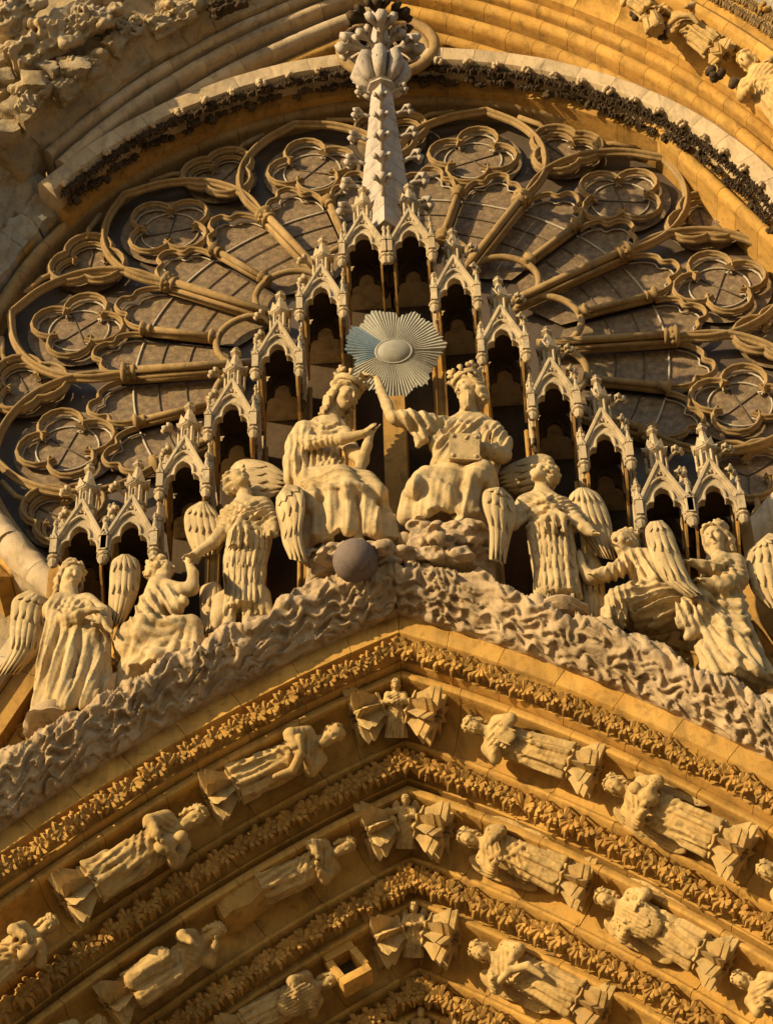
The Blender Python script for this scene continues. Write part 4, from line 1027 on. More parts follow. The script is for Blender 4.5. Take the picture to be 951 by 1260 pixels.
# ---- kneeling angel, left
def angel_left_kneeling():
    y = -3.50; A = lambda x, py, dy=0: at(x, py, y+dy*.8)
    st = statue('angel_statue', A(190, 830), 'kneeling stone angel on the left raising one arm towards the feathered angel')
    S = Sculpt(*bounds_px(132, 254, 678, 858, -4.2, -2.8), VX); S.limb = .80
    S.chain([A(196, 722, 0), A(190, 750, .02), A(182, 780, .02)], [.20, .26, .33], .08)
    S.ell(A(180, 792, 0), (.42, .36, .34), None, .08)
    S.chain([A(186, 796, -.05), A(214, 778, -.18), A(234, 770, -.22)], [.30, .25, .18], .07)      # thigh forward
    S.chain([A(235, 772, -.22), A(239, 794, -.16), A(236, 812, -.08)], [.18, .17, .16], .05)
    S.chain([A(184, 800, .05), A(165, 824, .06), A(146, 846, .08)], [.30, .22, .13], .07)          # trailing leg
    S.loft(rows_px([(150, 242, 830, y+.02, .6), (160, 242, 808, y, .62), (166, 236, 788, y, .6)]), [(9, .3, .01, .035, .1, 1)], .06)
    S.chain([A(200, 710, .0), A(196, 726, .0)], [.11, .14], .05)
    S.chain([A(208, 726, -.05), A(222, 728, -.10), A(236, 724, -.16)], [.17, .135, .115], .05)
    S.chain([A(236, 724, -.16), A(238, 706, -.2), A(232, 692, -.2)], [.11, .08, .062], .03)
    hand(S, A(232, 693, -.2), (-.1, -.05, 1), (0, -1, 0), .19, curl=.5)
    S.chain([A(206, 730, -.08), A(216, 748, -.24), A(226, 740, -.34)], [.16, .12, .08], .04)
    hand(S, A(225, 741, -.34), A(218, 730, -.36)-A(225, 741, -.34), (0, -1, 0), .18, curl=.7)
    S.strokes([[(176, 742), (182, 760), (200, 768), (222, 764)], [(172, 752), (178, 772), (200, 780), (224, 770)], [(170, 764), (174, 784), (196, 794), (222, 782)], [(166, 778), (170, 796), (190, 806), (214, 798)], [(200, 726), (196, 746), (186, 764)], [(192, 724), (184, 746), (176, 766)]], r=.048, k=.045)
    S.strokes([[(232, 772), (230, 792), (222, 812)], [(240, 776), (240, 800), (234, 816)], [(222, 776), (214, 796), (206, 816)]], r=.045, k=.04)
    S.drape(A(186, 752, -.2), (.42, .5, .42), (.5, 0, -1), .12, .050, .5, 1)
    S.drape(A(200, 790, -.2), (.6, .6, .35), (1, 0, -.35), .19, .040, .3, 2)
    S.drape(A(164, 825, -.1), (.4, .5, .4), (-.9, 0, -1), .14, .03, .2, 3)
    hc = A(197, 702, .0); head(S, hc, .46*HS, 1.25, .08, -.1)
    S.grain(.005, 6, 2); link('body', S.mesh('body', M['statue']), st)
    link('hair', hair(hc, .46*HS, 1.25, .08, -.1, M['statue'], seed=5, long=.55), st)
    feather_patch('wing', [(150, 682), (138, 692), (135, 720), (134, 745), (136, 764)], [(158, 682), (171, 692), (172, 716), (166, 740), (150, 772)], y+.10, y+.16, [(.42, 1.0, 5), (.2, .62, 5), (0, .34, 5)], M['wing'], st, seed=3)
angel_left_kneeling()

# ---- feathered angels (left and right)
def feathered(side):
    y = -3.55; A = lambda x, py, dy=0: at(x, py, y+dy*.8)
    if side < 0:
        st = statue('angel_statue', A(298, 775), 'feather-bodied standing angel on the left with raised wings, looking up right')
        S = Sculpt(*bounds_px(222, 352, 568, 784, -4.3, -2.9), VX); S.limb = .80
        L_ = [(274, 326, 752), (276, 325, 735), (277, 325, 715), (274, 328, 695), (276, 333, 672), (279, 336, 652), (284, 332, 635)]
        S.loft(rows_px([(l, r, py, y-.02, .72) for l, r, py in L_] + [(294, 318, 622, y, .8)]), [(11, 0, .0, .015, 0, 1)], .05)
        S.chain([A(276, 742, .0), A(270, 760, -.02), A(264, 774, -.04)], [.20, .14, .05], .05); S.chain([A(318, 735), A(324, 752), A(340, 762, -.05)], [.2, .15, .05], .05)
        S.chain([A(284, 745, -.02), A(281, 775, -.04)], [.11, .10], .03); S.chain([A(305, 745, .0), A(306, 775, .0)], [.11, .10], .03)
        S.ell(A(280, 778, -.12), (.10, .20, .07), None, .02); S.ell(A(305, 778, -.08), (.10, .20, .07), None, .02)
        S.chain([A(300, 606, -.04), A(302, 622, 0)], [.12, .16], .05)
        S.loft(rows_px([(277, 337, 653, y-.03, .86), (283, 333, 638, y-.02, .84), (292, 320, 624, y, .85)]), [(10, .5, .0, .028, .05, 1)], .02)
        S.chain([A(302, 624, -.02), A(322, 626, -.05), A(333, 642, -.14), A(336, 655, -.24)], [.20, .19, .15, .10], .06)
        S.chain([A(300, 626, -.02), A(284, 636, -.02), A(277, 652, -.08)], [.2, .17, .12], .06)
        S.chain([A(278, 650, -.10), A(262, 668, -.22), A(244, 680, -.26), A(236, 684, -.26)], [.13, .105, .075, .062], .04)
        hand(S, A(239, 682, -.27), A(228, 684, -.3)-A(239, 682, -.27), (0, -.3, 1), .19, curl=.35); hand(S, A(335, 652, -.26), A(342, 660, -.33)-A(335, 652, -.26), (0, -1, .2), .18, curl=.6)
        for px, r_ in ((288, .07), (295, .085), (303, .07)): S.chain([A(296, 640, -.30), A(px, 655, -.36), A(px-1, 668, -.34)], [.06, r_, r_*.9], .02)
        S.strokes([[(296, 640), (310, 634), (324, 632)], [(298, 644), (314, 644), (330, 650)], [(290, 638), (284, 648), (280, 658)], [(300, 634), (292, 646), (288, 664)], [(304, 648), (318, 652), (332, 658)]], r=.035, k=.03)
        S.strokes([[(291, 648), (289, 668)], [(299, 648), (299, 672)]], r=.03, sign=-1, k=.02, n=4)
        hc, hh, yw, pt_, rl = A(292, 592, -.12), .45*HS, .55, .42, .12
        body = [(282, 330), ]
        bodyL = [(281, 652), (277, 675), (275, 705), (276, 735), (272, 757)]; bodyR = [(333, 652), (332, 675), (326, 705), (324, 735), (326, 757)]
        wings = [('wing', [(284, 576), (292, 568), (306, 565), (332, 570), (354, 584)], [(300, 606), (308, 612), (318, 614), (332, 613), (346, 606)], y+.42, y+.30, [(.5, 1, 5), (.2, .7, 5), (0, .4, 4)], 11),
                 ('wing', [(340, 612), (340, 628), (345, 650), (348, 668), (356, 688)], [(352, 595), (372, 602), (375, 628), (371, 656), (378, 692)], y-.30, y-.46, [(.5, 1, 4), (.24, .72, 4), (.1, .42, 4), (0, .22, 4)], 12),
                 ('wing', [(246, 617), (230, 628), (227, 645), (231, 664), (240, 686)], [(254, 617), (268, 632), (276, 650), (276, 668), (268, 682)], y+.16, y+.10, [(.42, 1, 6), (.18, .62, 6), (0, .32, 6)], 13),
                 ('wing', [(262, 716), (248, 722), (246, 740), (247, 760), (250, 782)], [(268, 716), (274, 728), (274, 746), (270, 764), (262, 778)], y+.22, y+.16, [(.4, 1, 4), (0, .55, 4)], 14)]
    else:
        st = statue('angel_statue', A(690, 748), 'feather-bodied standing angel on the right with raised wings and open hand')
        S = Sculpt(*bounds_px(614, 748, 560, 766, -4.3, -2.9), VX); S.limb = .80
        L_ = [(659, 716, 738), (657, 713, 720), (656, 711, 700), (652, 709, 680), (648, 706, 660), (647, 702, 642)]
        S.loft(rows_px([(l, r, py, y-.02, .72) for l, r, py in L_] + [(655, 690, 622, y, .8), (660, 678, 610, y, .8)]), [(11, 0, .0, .015, 0, 1)], .05)
        S.chain([A(678, 728, -.02), A(677, 748, -.04)], [.11, .10], .03); S.chain([A(703, 728, .0), A(704, 748, .0)], [.11, .10], .03)
        S.ell(A(675, 750, -.12), (.10, .20, .07), None, .02); S.ell(A(706, 750, -.10), (.10, .20, .07), None, .02)
        S.chain([A(667, 598, -.04), A(666, 614, 0)], [.12, .16], .05)
        S.loft(rows_px([(645, 706, 643, y-.03, .86), (650, 698, 628, y-.02, .84), (658, 682, 613, y, .85)]), [(10, .5, .0, .028, .05, 1)], .02)
        S.chain([A(664, 616, -.02), A(648, 622, -.05), A(636, 636, -.14), (A(632, 646, -.24))], [.2, .18, .14, .10], .06)
        S.chain([A(670, 616, -.02), A(690, 626, -.05), A(708, 642, -.14), A(722, 652, -.22), A(730, 656, -.28)], [.2, .18, .14, .085, .06], .06)
        hand(S, A(728, 655, -.28), A(740, 658, -.34)-A(728, 655, -.28), (0, .2, -1), .21, curl=-.1, spread=.24); hand(S, A(633, 643, -.26), A(626, 652, -.33)-A(633, 643, -.26), (0, -1, .2), .18, curl=.6, thumb=-1)
        for px, r_ in ((672, .07), (682, .085), (692, .07)): S.chain([A(682, 628, -.30), A(px, 640, -.36), A(px+1, 652, -.34)], [.06, r_, r_*.8], .02)
        S.strokes([[(676, 626), (660, 632), (640, 642)], [(672, 618), (656, 622), (644, 630)], [(684, 628), (698, 638), (716, 650)], [(678, 634), (662, 644), (648, 650)], [(664, 606), (672, 618), (684, 624)]], r=.035, k=.03)
        S.strokes([[(676, 636), (675, 652)], [(687, 634), (689, 654)]], r=.03, sign=-1, k=.02, n=4)
        hc, hh, yw, pt_, rl = A(669, 584, -.12), .46*HS, -.75, .40, -.12
        bodyL = [(650, 642), (652, 662), (656, 690), (659, 715), (660, 743)]; bodyR = [(702, 642), (706, 662), (709, 690), (712, 715), (716, 743)]
        wings = [('wing', [(682, 568), (675, 561), (660, 559), (630, 570), (609, 583)], [(668, 602), (660, 605), (648, 607), (634, 609), (622, 606)], y+.30, y+.42, [(.5, 1, 5), (.2, .7, 5), (0, .4, 4)], 21),
                 ('wing', [(612, 599), (596, 604), (594, 622), (602, 650), (602, 688)], [(618, 600), (632, 616), (634, 640), (628, 662), (622, 694)], y-.46, y-.30, [(.5, 1, 4), (.24, .72, 4), (.1, .42, 4), (0, .22, 4)], 22),
                 ('wing', [(710, 600), (700, 612), (701, 634), (714, 656), (738, 686)], [(722, 600), (738, 610), (750, 636), (754, 660), (758, 690)], y+.10, y+.16, [(.42, 1, 6), (.18, .62, 6), (0, .32, 6)], 23),
                 ('wing', [(716, 680), (712, 700), (714, 726), (716, 748), (720, 768)], [(734, 684), (742, 702), (744, 726), (744, 748), (740, 764)], y+.22, y+.26, [(.4, 1, 4), (0, .55, 4)], 24)]
        mb = MB(); mb.lathe(A(692, 758, -.05)+np.array((0, 0, -.14)), [(.28, 0), (.33, .04), (.30, .08), (.34, .13), (.33, .17), (.28, .20), (.1, .205)], 26); mb.v = [tuple(np.array(v)+.06*np.array(mnoise.noise_vector(Vector(v)*4.5))) for v in mb.v]; mb.build('base', M['cloud'], st, auto=40)
    kx, ky = (296, 640) if side < 0 else (682, 628)
    S.drape(A(kx-18, ky-6, -.2), (.34, .5, .24), (1, 0, -.75), .085, .042, .3, 2+side); S.drape(A(kx+20, ky-6, -.2), (.34, .5, .24), (-1, 0, -.75), .085, .042, .3, 5+side)
    nx_, ny_ = (301, 617) if side < 0 else (666, 609)
    S.strokes([[(nx_-13, ny_), (nx_, ny_+7), (nx_+13, ny_+1)]], r=.03, k=.015)
    head(S, hc, hh, yw, pt_, rl); S.grain(.005, 6, 3)
    link('body', S.mesh('body', M['statue']), st)
    link('hair', hair(hc, hh, yw, pt_, rl, M['statue'], seed=7+side, long=.55), st)
    feather_patch('plumage', bodyL, bodyR, y-.4, y-.4, [(.62, 1.0, 7), (.44, .80, 7), (.28, .60, 7), (.13, .43, 8), (.0, .27, 8)], M['wing'], st, surf=S, plate=False, seed=30+side, lift=.012)
    for nm, a, b, ya, yb, rw, sd in wings: feather_patch(nm, a, b, ya, yb, rw, M['wing'], st, seed=sd)
feathered(-1); feathered(1)

# ---- crowned woman, seated
def crown(c, h, yaw, pitch, roll, st, pts=8):
    r, f, u = head_axes(yaw, pitch, roll); c = np.array(c, float); mb = MB()
    K = 24; R_ = h*.46
    def q(a, z, s_=1): return c + h*z*u + R_*s_*(r*math.sin(a) + f*math.cos(a)*1.05)-f*h*.06
    vs = []; 
    for i in range(K):
        a = 2*math.pi*i/K
        for z, s_ in ((.34, 1.0), (.40, 1.06), (.46, 1.03), (.52, 1.06), (.54, .96), (.36, .9)): vs.append(q(a, z, s_))
    mb.add(vs, [(i*6+j, ((i+1) % K)*6+j, ((i+1) % K)*6+(j+1) % 6, i*6+(j+1) % 6) for i in range(K) for j in range(6)]); band_ = mb.build('crown', M['statue'], st)
    for i in range(pts):
        a = 2*math.pi*i/pts; mb = MB(); o = q(a, .50, 1.02); out = unit(q(a, .5, 1.1)-q(a, .5, 1)); sd = np.cross(out, u)
        H = h*(.26 if i % 2 == 0 else .17)
        mb.tube([o, o+u*H*.5, o+u*H*.9+out*.02, o+u*H*1.1], [.03, .028, .045, .02], 6)
        if i % 2 == 0:
            for k_ in (-1, 1): mb.tube([o+u*H*.35, o+u*H*.6+sd*.06*k_, o+u*H*.8+sd*.085*k_], [.025, .036, .02], 6)
        mb.build('fleuron', M['statue'], band_)
def woman():
    y = -3.45; A = lambda x, py, dy=0: at(x, py, y+dy*.8)
    st = statue('seated_statue', A(425, 668), 'crowned seated stone woman with joined hands bowing towards the bearded figure')
    S = Sculpt(*bounds_px(340, 492, 466, 680, -4.35, -2.7), VX); S.limb = .80
    S.loft(rows_px([(370, 436, 590, y+.02, .6), (372, 424, 575, y+.02, .6), (374, 418, 560, y+.02, .6), (372, 424, 545, y+.02, .6), (371, 430, 532, y+.03, .58), (380, 424, 520, y+.05, .58), (392, 412, 514, y+.05, .7)]), [(10, .4, .004, .012, .1, 1)], .05)
    S.chain([A(416, 498, -.04), A(404, 520, .03)], [.13, .16], .05)
    # mantle over the far shoulder, hanging at the left
    S.chain([A(374, 530, 0), A(366, 548, -.02), A(364, 570, -.04), A(362, 590, -.02)], [.19, .2, .20, .17], .06)
    # arms to the joined hands
    S.chain([A(374, 532, -.05), A(376, 543, -.18), A(384, 545, -.30)], [.17, .15, .125], .05)
    S.chain([A(384, 544, -.30), A(420, 540, -.46), A(446, 534, -.52)], [.115, .095, .07], .03)
    S.chain([A(424, 535, -.05), A(434, 556, -.16), A(446, 566, -.26), A(452, 548, -.42), A(456, 534, -.48)], [.15, .13, .11, .08, .065], .04)
    hand(S, A(446, 534, -.53), A(470, 514, -.60)-A(446, 534, -.53), (-.5, -1, .3), .27, curl=.05, spread=.03)
    hand(S, A(453, 537, -.45), A(474, 517, -.52)-A(453, 537, -.45), (.6, .4, -.2), .27, curl=.05, spread=.03, thumb=-1)
    S.chain([A(446, 566, -.26), A(440, 585, -.22), A(430, 598, -.22)], [.10, .10, .06], .04)       # hanging sleeve
    # lap, knees and the long skirt
    S.chain([A(385, 596, -.02), A(420, 592, -.45), A(432, 604, -.62)], [.30, .25, .20], .08)
    S.chain([A(410, 598, 0), A(448, 598, -.30), A(464, 608, -.48)], [.30, .24, .19], .08)
    WR = rows_px([(374, 482, 672, y-.14, .52), (376, 480, 658, y-.16, .52), (374, 477, 640, y-.20, .52), (370, 472, 622, y-.22, .52), (364, 464, 606, y-.18, .54), (364, 452, 592, y-.10, .58)])
    S.loft(WR, [(9, .2, .012, .075, .05, 1.0), (4, 1.0, .0, .04, .1, 1)], .07)
    S.strokes([[(384, 600), (382, 630), (378, 672)], [(408, 598), (408, 632), (396, 674)], [(424, 600), (432, 632), (428, 674)], [(444, 604), (456, 634), (462, 674)]], r=.075, k=.08, n=6)
    S.strokes([[(380, 592), (404, 600), (430, 596), (456, 602)], [(366, 590), (376, 606), (396, 612)], [(368, 540), (366, 562), (364, 588)], [(378, 548), (376, 568), (374, 590)], [(362, 556), (358, 576), (356, 596)]], r=.036, k=.035)
    S.strokes([[(396, 556), (398, 572)], [(404, 554), (406, 572)], [(388, 556), (388, 572)], [(412, 556), (413, 570)]], r=.022, sign=-1, k=.015, n=4)
    S.drape(A(425, 640, -.5), (.85, .7, .5), (0.05, 0, 1), .20, .035, .3, 1)
    S.drape(A(410, 598, -.4), (.6, .6, .22), (1, 0, -.1), .13, .040, .8, 2)
    S.drape(A(366, 562, -.1), (.25, .5, .55), (.05, 0, 1), .10, .045, .4, 3)
    S.drape(A(400, 566, -.1), (.28, .4, .26), (.1, 0, 1), .075, .030, .3, 4)
    S.drape(A(404, 526, -.15), (.36, .4, .14), (1, 0, -.3), .09, .028, .6, 5)
    S.drape(A(405, 542, -.35), (.34, .3, .12), (1, 0, .12), .06, .018, .4, 6)
    S.strokes([[(386, 516), (400, 526), (416, 520)], [(382, 520), (400, 533), (422, 526)]], r=.026, k=.02)
    hollow(S, WR)
    for fx in (404, 440): S.ell(A(fx, 672, -.50), (.09, .20, .07), None, .03); S.cap(A(fx, 660, -.30), A(fx, 672, -.40), .09, .08, .03)
    hc, hh, yw, pt_, rl = A(424, 487, -.14), .56*HS, .85, -.50, -.10
    head(S, hc, hh, yw, pt_, rl); S.grain(.005, 6, 4)
    link('body', S.mesh('body', M['statue']), st)
    link('hair', hair(hc, hh, yw, pt_, rl, M['statue'], seed=9, long=1.15), st)
    crown(hc, hh, yw, pt_, rl, st)
woman()

# ---- crowned bearded figure, seated, setting the crown
def king():
    y = -3.45; A = lambda x, py, dy=0: at(x, py, y+dy*.8)
    st = statue('seated_statue', A(548, 645), 'crowned bearded seated stone figure holding a book and reaching to the crown')
    S = Sculpt(*bounds_px(448, 628, 446, 662, -4.4, -2.7), VX); S.limb = .80
    S.loft(rows_px([(528, 612, 590, y+.02, .62), (530, 614, 570, y+.02, .6), (534, 614, 552, y+.02, .58), (536, 614, 535, y+.03, .56), (540, 610, 524, y+.04, .56), (556, 598, 514, y+.05, .6)]), [(10, .4, .004, .014, .1, 1)], .05)
    S.chain([A(577, 498, -.03), A(576, 516, .02)], [.14, .18], .05)
    # reaching arm: hanging sleeve, bare forearm up to the crown
    S.chain([A(546, 526, -.08), A(522, 520, -.26), A(500, 516, -.40), A(486, 514, -.46)], [.19, .175, .165, .13], .06)
    S.chain([A(520, 528, -.26), A(518, 540, -.28), A(514, 548, -.28)], [.12, .10, .05], .05); S.chain([A(536, 530, -.12), A(537, 548, -.16), A(540, 566, -.14)], [.14, .12, .07], .05)
    S.chain([A(482, 512, -.47), A(476, 498, -.48), A(468, 478, -.46), A(464, 466, -.44)], [.105, .095, .075, .06], .03)
    hand(S, A(463, 465, -.42), A(443, 457, -.36)-A(463, 465, -.42), (.3, -.6, 1), .27, curl=.6)
    # arm with the book
    S.chain([A(606, 530, -.05), A(618, 546, -.12), A(618, 560, -.22)], [.18, .16, .14], .05)
    S.chain([A(618, 560, -.22), A(600, 556, -.42), A(582, 546, -.56)], [.14, .12, .085], .04)
    S.cap(A(582, 546, -.56), A(586, 537, -.66), .085, .07, .03); hand(S, A(586, 537, -.66), A(562, 537, -.80)-A(586, 537, -.66), (0, -.7, 1), .25, curl=.5, spread=.2, thumb=-1)
    # lap, knees, robe
    S.chain([A(555, 596, 0), A(525, 592, -.45), A(512, 598, -.62)], [.30, .22, .17], .08); S.chain([A(592, 596, 0), A(592, 584, -.42), A(586, 588, -.56)], [.30, .22, .17], .08)
    WR = rows_px([(496, 600, 646, y-.16, .52), (496, 604, 630, y-.18, .52), (497, 606, 612, y-.22, .52), (502, 606, 598, y-.20, .54), (512, 606, 586, y-.10, .58)])
    S.loft(WR, [(7, .8, .012, .07, .06, 1.0), (3, .2, .0, .04, .1, 1)], .07)
    S.strokes([[(514, 590), (506, 610), (498, 640)], [(526, 590), (526, 612), (518, 646)], [(540, 594), (556, 616), (580, 646)], [(580, 588), (576, 612), (584, 650)], [(598, 590), (602, 614), (600, 648)]], r=.07, k=.07, n=6)
    S.strokes([[(574, 518), (558, 532), (544, 550), (536, 572)], [(584, 520), (570, 536), (556, 552)], [(562, 516), (548, 530), (538, 548)], [(596, 524), (598, 540), (600, 552)], [(606, 526), (610, 542), (608, 556)], [(498, 508), (502, 520), (512, 532), (524, 540)], [(508, 508), (514, 522), (526, 534)], [(520, 510), (526, 524), (536, 532)]], r=.040, k=.035)
    S.strokes([[(503, 508), (508, 522), (520, 537)], [(514, 509), (520, 523), (532, 534)], [(568, 518), (552, 534), (541, 552)]], r=.026, sign=-1, k=.02)
    hollow(S, WR)
    for fx in (516, 566): S.ell(A(fx, 646, -.52), (.09, .20, .07), None, .03); S.cap(A(fx, 632, -.30), A(fx, 646, -.42), .09, .08, .03)
    S.strokes([[(560, 515), (576, 524), (592, 515)]], r=.03, k=.015)
    S.drape(A(550, 615, -.5), (.85, .7, .42), (.2, 0, 1), .21, .035, .4, 1)
    S.drape(A(566, 585, -.4), (.6, .6, .2), (1, 0, -.35), .14, .045, .8, 2)
    S.drape(A(562, 540, -.15), (.40, .5, .42), (.75, 0, 1), .11, .050, .4, 3)
    S.drape(A(516, 522, -.35), (.40, .5, .30), (-.25, 0, 1), .13, .032, .4, 4)
    S.drape(A(612, 545, -.15), (.22, .5, .36), (.35, 0, 1), .10, .045, .5, 5)
    hc, hh, yw, pt_, rl = A(578, 480, -.12), .54*HS, -1.05, -.30, .04
    head(S, hc, hh, yw, pt_, rl, True); S.grain(.005, 6, 5)
    link('body', S.mesh('body', M['statue']), st)
    link('hair', hair(hc, hh, yw, pt_, rl, M['statue'], seed=12, long=.95), st)
    crown(hc, hh, yw, pt_, rl, st)
    bo_ = A(571, 552, -.66); mb = MB()
    bx = unit((1, .12, -.04)); bz = unit(np.array((0, -.25, 1)) - bx*np.dot(bx, (0, -.25, 1))); by = np.cross(bz, bx); R = np.stack([bx, by, bz], 1)
    mb.box(bo_-by*.055, (.40, .02, .40), R); mb.box(bo_, (.37, .09, .375), R); mb.box(bo_+by*.055, (.40, .02, .40), R)
    for sx in (-1, 1):
        for sz in (-1, 1): mb.lathe(bo_-by*.065+bx*.15*sx+bz*.15*sz, [(.03, -.01), (.03, .01), (.01, .022)], 8, -by)
    mb.build('book', M['statue'], st, auto=30)
king()

# ---- kneeling angel, right
def angel_right_kneeling():
    y = -3.50; A = lambda x, py, dy=0: at(x, py, y+dy*.8)
    st = statue('angel_statue', A(790, 768), 'kneeling stone angel on the right reaching left with a veil over the knee')
    S = Sculpt(*bounds_px(702, 842, 650, 782, -4.3, -2.8), VX); S.limb = .80
    S.chain([A(776, 690, 0), A(790, 694, .03), A(804, 712, .03), A(810, 738, .0)], [.2, .24, .28, .36], .08)
    S.ell(A(804, 748, -.02), (.46, .38, .30), None, .08)
    S.chain([A(766, 674, -.04), A(774, 690, 0)], [.11, .15], .05)
    S.chain([A(774, 694, -.06), A(756, 702, -.18), A(740, 708, -.26), A(732, 707, -.32)], [.165, .125, .085, .062], .05)
    hand(S, A(734, 707, -.31), A(722, 706, -.36)-A(734, 707, -.31), (0, -.6, .8), .19, curl=.3)
    S.chain([A(748, 706, -.1), A(726, 712, -.08), A(716, 700, -.1), A(713, 684, -.12)], [.13, .11, .085, .062], .04)
    hand(S, A(713, 686, -.12), (-.05, -.1, 1), (-.3, -1, 0), .20, curl=.4)
    S.chain([A(804, 696, -.06), A(814, 716, -.2), A(800, 724, -.36), A(782, 728, -.44)], [.17, .15, .11, .07], .05)
    hand(S, A(784, 728, -.44), A(770, 729, -.5)-A(784, 728, -.44), (0, -1, .6), .2, curl=.4)
    S.chain([A(800, 750, -.05), A(772, 738, -.32), A(760, 738, -.40)], [.28, .22, .19], .07); S.chain([A(759, 740, -.40), A(754, 758, -.34), A(752, 770, -.28)], [.18, .19, .20], .05)
    S.strokes([[(758, 736), (754, 750), (750, 766)], [(764, 736), (764, 752), (760, 768)], [(772, 740), (774, 754), (772, 768)]], r=.045, k=.04)
    S.strokes([[(761, 738), (759, 752), (755, 766)], [(768, 740), (769, 754), (766, 768)]], r=.035, sign=-1, k=.03)
    S.strokes([[(818, 728), (800, 736), (780, 744)], [(826, 738), (806, 746), (784, 752)], [(830, 750), (808, 756), (786, 760)], [(828, 760), (806, 766), (784, 768)], [(784, 690), (790, 704), (788, 720)], [(796, 690), (804, 704), (806, 718)], [(776, 698), (780, 712), (776, 722)]], r=.045, k=.04)
    S.strokes([[(822, 733), (803, 741), (782, 748)], [(829, 744), (808, 751), (786, 756)], [(780, 694), (785, 708), (782, 722)]], r=.03, sign=-1, k=.03)
    S.drape(A(790, 702, -.15), (.42, .5, .36), (.3, 0, -1), .11, .048, .6, 1)
    S.drape(A(806, 750, -.2), (.52, .6, .36), (1, 0, .30), .12, .055, .6, 2)
    S.drape(A(758, 752, -.35), (.26, .5, .34), (-.1, 0, 1), .09, .045, .4, 3)
    S.drape(A(758, 703, -.2), (.3, .4, .16), (.3, 0, 1), .08, .028, .5, 4)
    hc, hh, yw, pt_, rl = A(768, 668, -.10), .45*HS, -.75, -.10, -.1
    head(S, hc, hh, yw, pt_, rl); S.grain(.005, 6, 6)
    link('body', S.mesh('body', M['statue']), st)
    link('hair', hair(hc, hh, yw, pt_, rl, M['statue'], seed=15, long=.5), st)
angel_right_kneeling()

# ---- standing angel, far right
def angel_right_standing():
    y = -3.60; A = lambda x, py, dy=0: at(x, py, y+dy*.8)
    st = statue('angel_statue', A(905, 835), 'standing stone angel in swirling draped mantle, far right')
    S = Sculpt(*bounds_px(820, 962, 640, 852, -4.3, -2.9), VX); S.limb = .80
    S.loft(rows_px([(872, 954, (836, 842), y-.05, .60), (866, 946, 822, y-.04, .60), (860, 934, 800, y-.02, .60), (858, 926, 778, y, .58), (860, 920, 755, y, .56), (862, 914, 735, y+.02, .54), (864, 912, 715, y+.02, .54), (864, 912, 700, y+.03, .55), (870, 902, 688, y+.04, .6)]),
           [(9, .2, .004, .045, .16, 1.0), (16, .8, .002, .018, .1, 1)], .05)
    S.chain([A(880, 670, -.04), A(882, 688, .02)], [.12, .16], .05)
    S.chain([A(888, 692, -.08), A(880, 700, -.20), A(864, 696, -.34), A(850, 692, -.42)], [.17, .135, .09, .065], .05)
    hand(S, A(853, 693, -.41), A(842, 690, -.46)-A(853, 693, -.41), (0, -.5, 1), .20, curl=.5)
    S.chain([A(904, 694, 0), A(908, 712, -.06), A(890, 722, -.24), A(868, 716, -.36)], [.18, .16, .12, .08], .06)
    hand(S, A(868, 716, -.36), A(856, 712, -.42)-A(868, 716, -.36), (0, -.5, 1), .19, curl=.7)
    # the mantle gathered over the arm, falling in a curl on the left
    S.chain([A(866, 724, -.2), A(850, 738, -.26), A(842, 750, -.26), (A(838, 766, -.24))], [.11, .11, .11, .08], .05)
    S.chain([A(868, 728, -.2), A(864, 748, -.24), A(850, 766, -.24), A(840, 770, -.22)], [.11, .10, .08, .06], .04)
    S.chain([A(860, 756, -.22), A(852, 778, -.15), A(846, 784, -.12)], [.12, .10, .06], .05)
    S.strokes([[(866, 726), (884, 742), (904, 748), (914, 744)], [(866, 738), (886, 758), (908, 764), (918, 760)], [(868, 750), (886, 772), (908, 782), (922, 778)], [(868, 762), (884, 786), (904, 806), (928, 822), (946, 836)], [(862, 766), (876, 794), (898, 820), (926, 838)], [(860, 780), (870, 808), (886, 832)], [(908, 784), (920, 806), (936, 828)]], r=.038, k=.025, n=6)
    S.strokes([[(892, 688), (900, 704), (908, 722)], [(876, 696), (888, 708), (904, 712)], [(872, 704), (884, 716), (900, 722)]], r=.035, k=.03)
    S.strokes([[(836, 738), (834, 752), (836, 764)], [(846, 736), (844, 752), (844, 766)]], r=.03, k=.02)
    S.strokes([[(868, 690), (882, 697), (898, 690)]], r=.03, k=.015)
    S.drape(A(892, 738, -.25), (.45, .5, .40), (1, 0, -.45), .15, .038, .4, 1)
    S.drape(A(900, 800, -.25), (.55, .6, .65), (.62, 0, -1), .21, .038, .2, 2)
    S.drape(A(892, 704, -.15), (.38, .4, .20), (1, 0, -.2), .09, .038, .6, 3)
    S.drape(A(846, 748, -.3), (.26, .4, .34), (-.15, 0, 1), .09, .045, .5, 4)
    hc, hh, yw, pt_, rl = A(881, 662, -.10), .49*HS, -.50, -.40, .05
    head(S, hc, hh, yw, pt_, rl); S.grain(.005, 6, 7)
    link('body', S.mesh('body', M['statue']), st)
    link('hair', hair(hc, hh, yw, pt_, rl, M['statue'], seed=19, long=.8), st)
    feather_patch('wing', [(800, 642), (794, 654), (800, 682), (816, 714), (846, 736)], [(814, 640), (826, 654), (838, 686), (850, 714), (866, 732)], y-.32, y-.36, [(.5, 1, 4), (.26, .74, 4), (.1, .45, 4), (0, .24, 4)], M['wing'], st, seed=41)
    feather_patch('wing', [(930, 670), (920, 680), (919, 704), (926, 728), (944, 748)], [(946, 656), (968, 662), (980, 690), (984, 720), (978, 752)], y+.12, y+.16, [(.45, 1, 6), (.22, .72, 6), (.08, .42, 6), (0, .22, 6)], M['wing'], st, seed=42)
angel_right_standing()

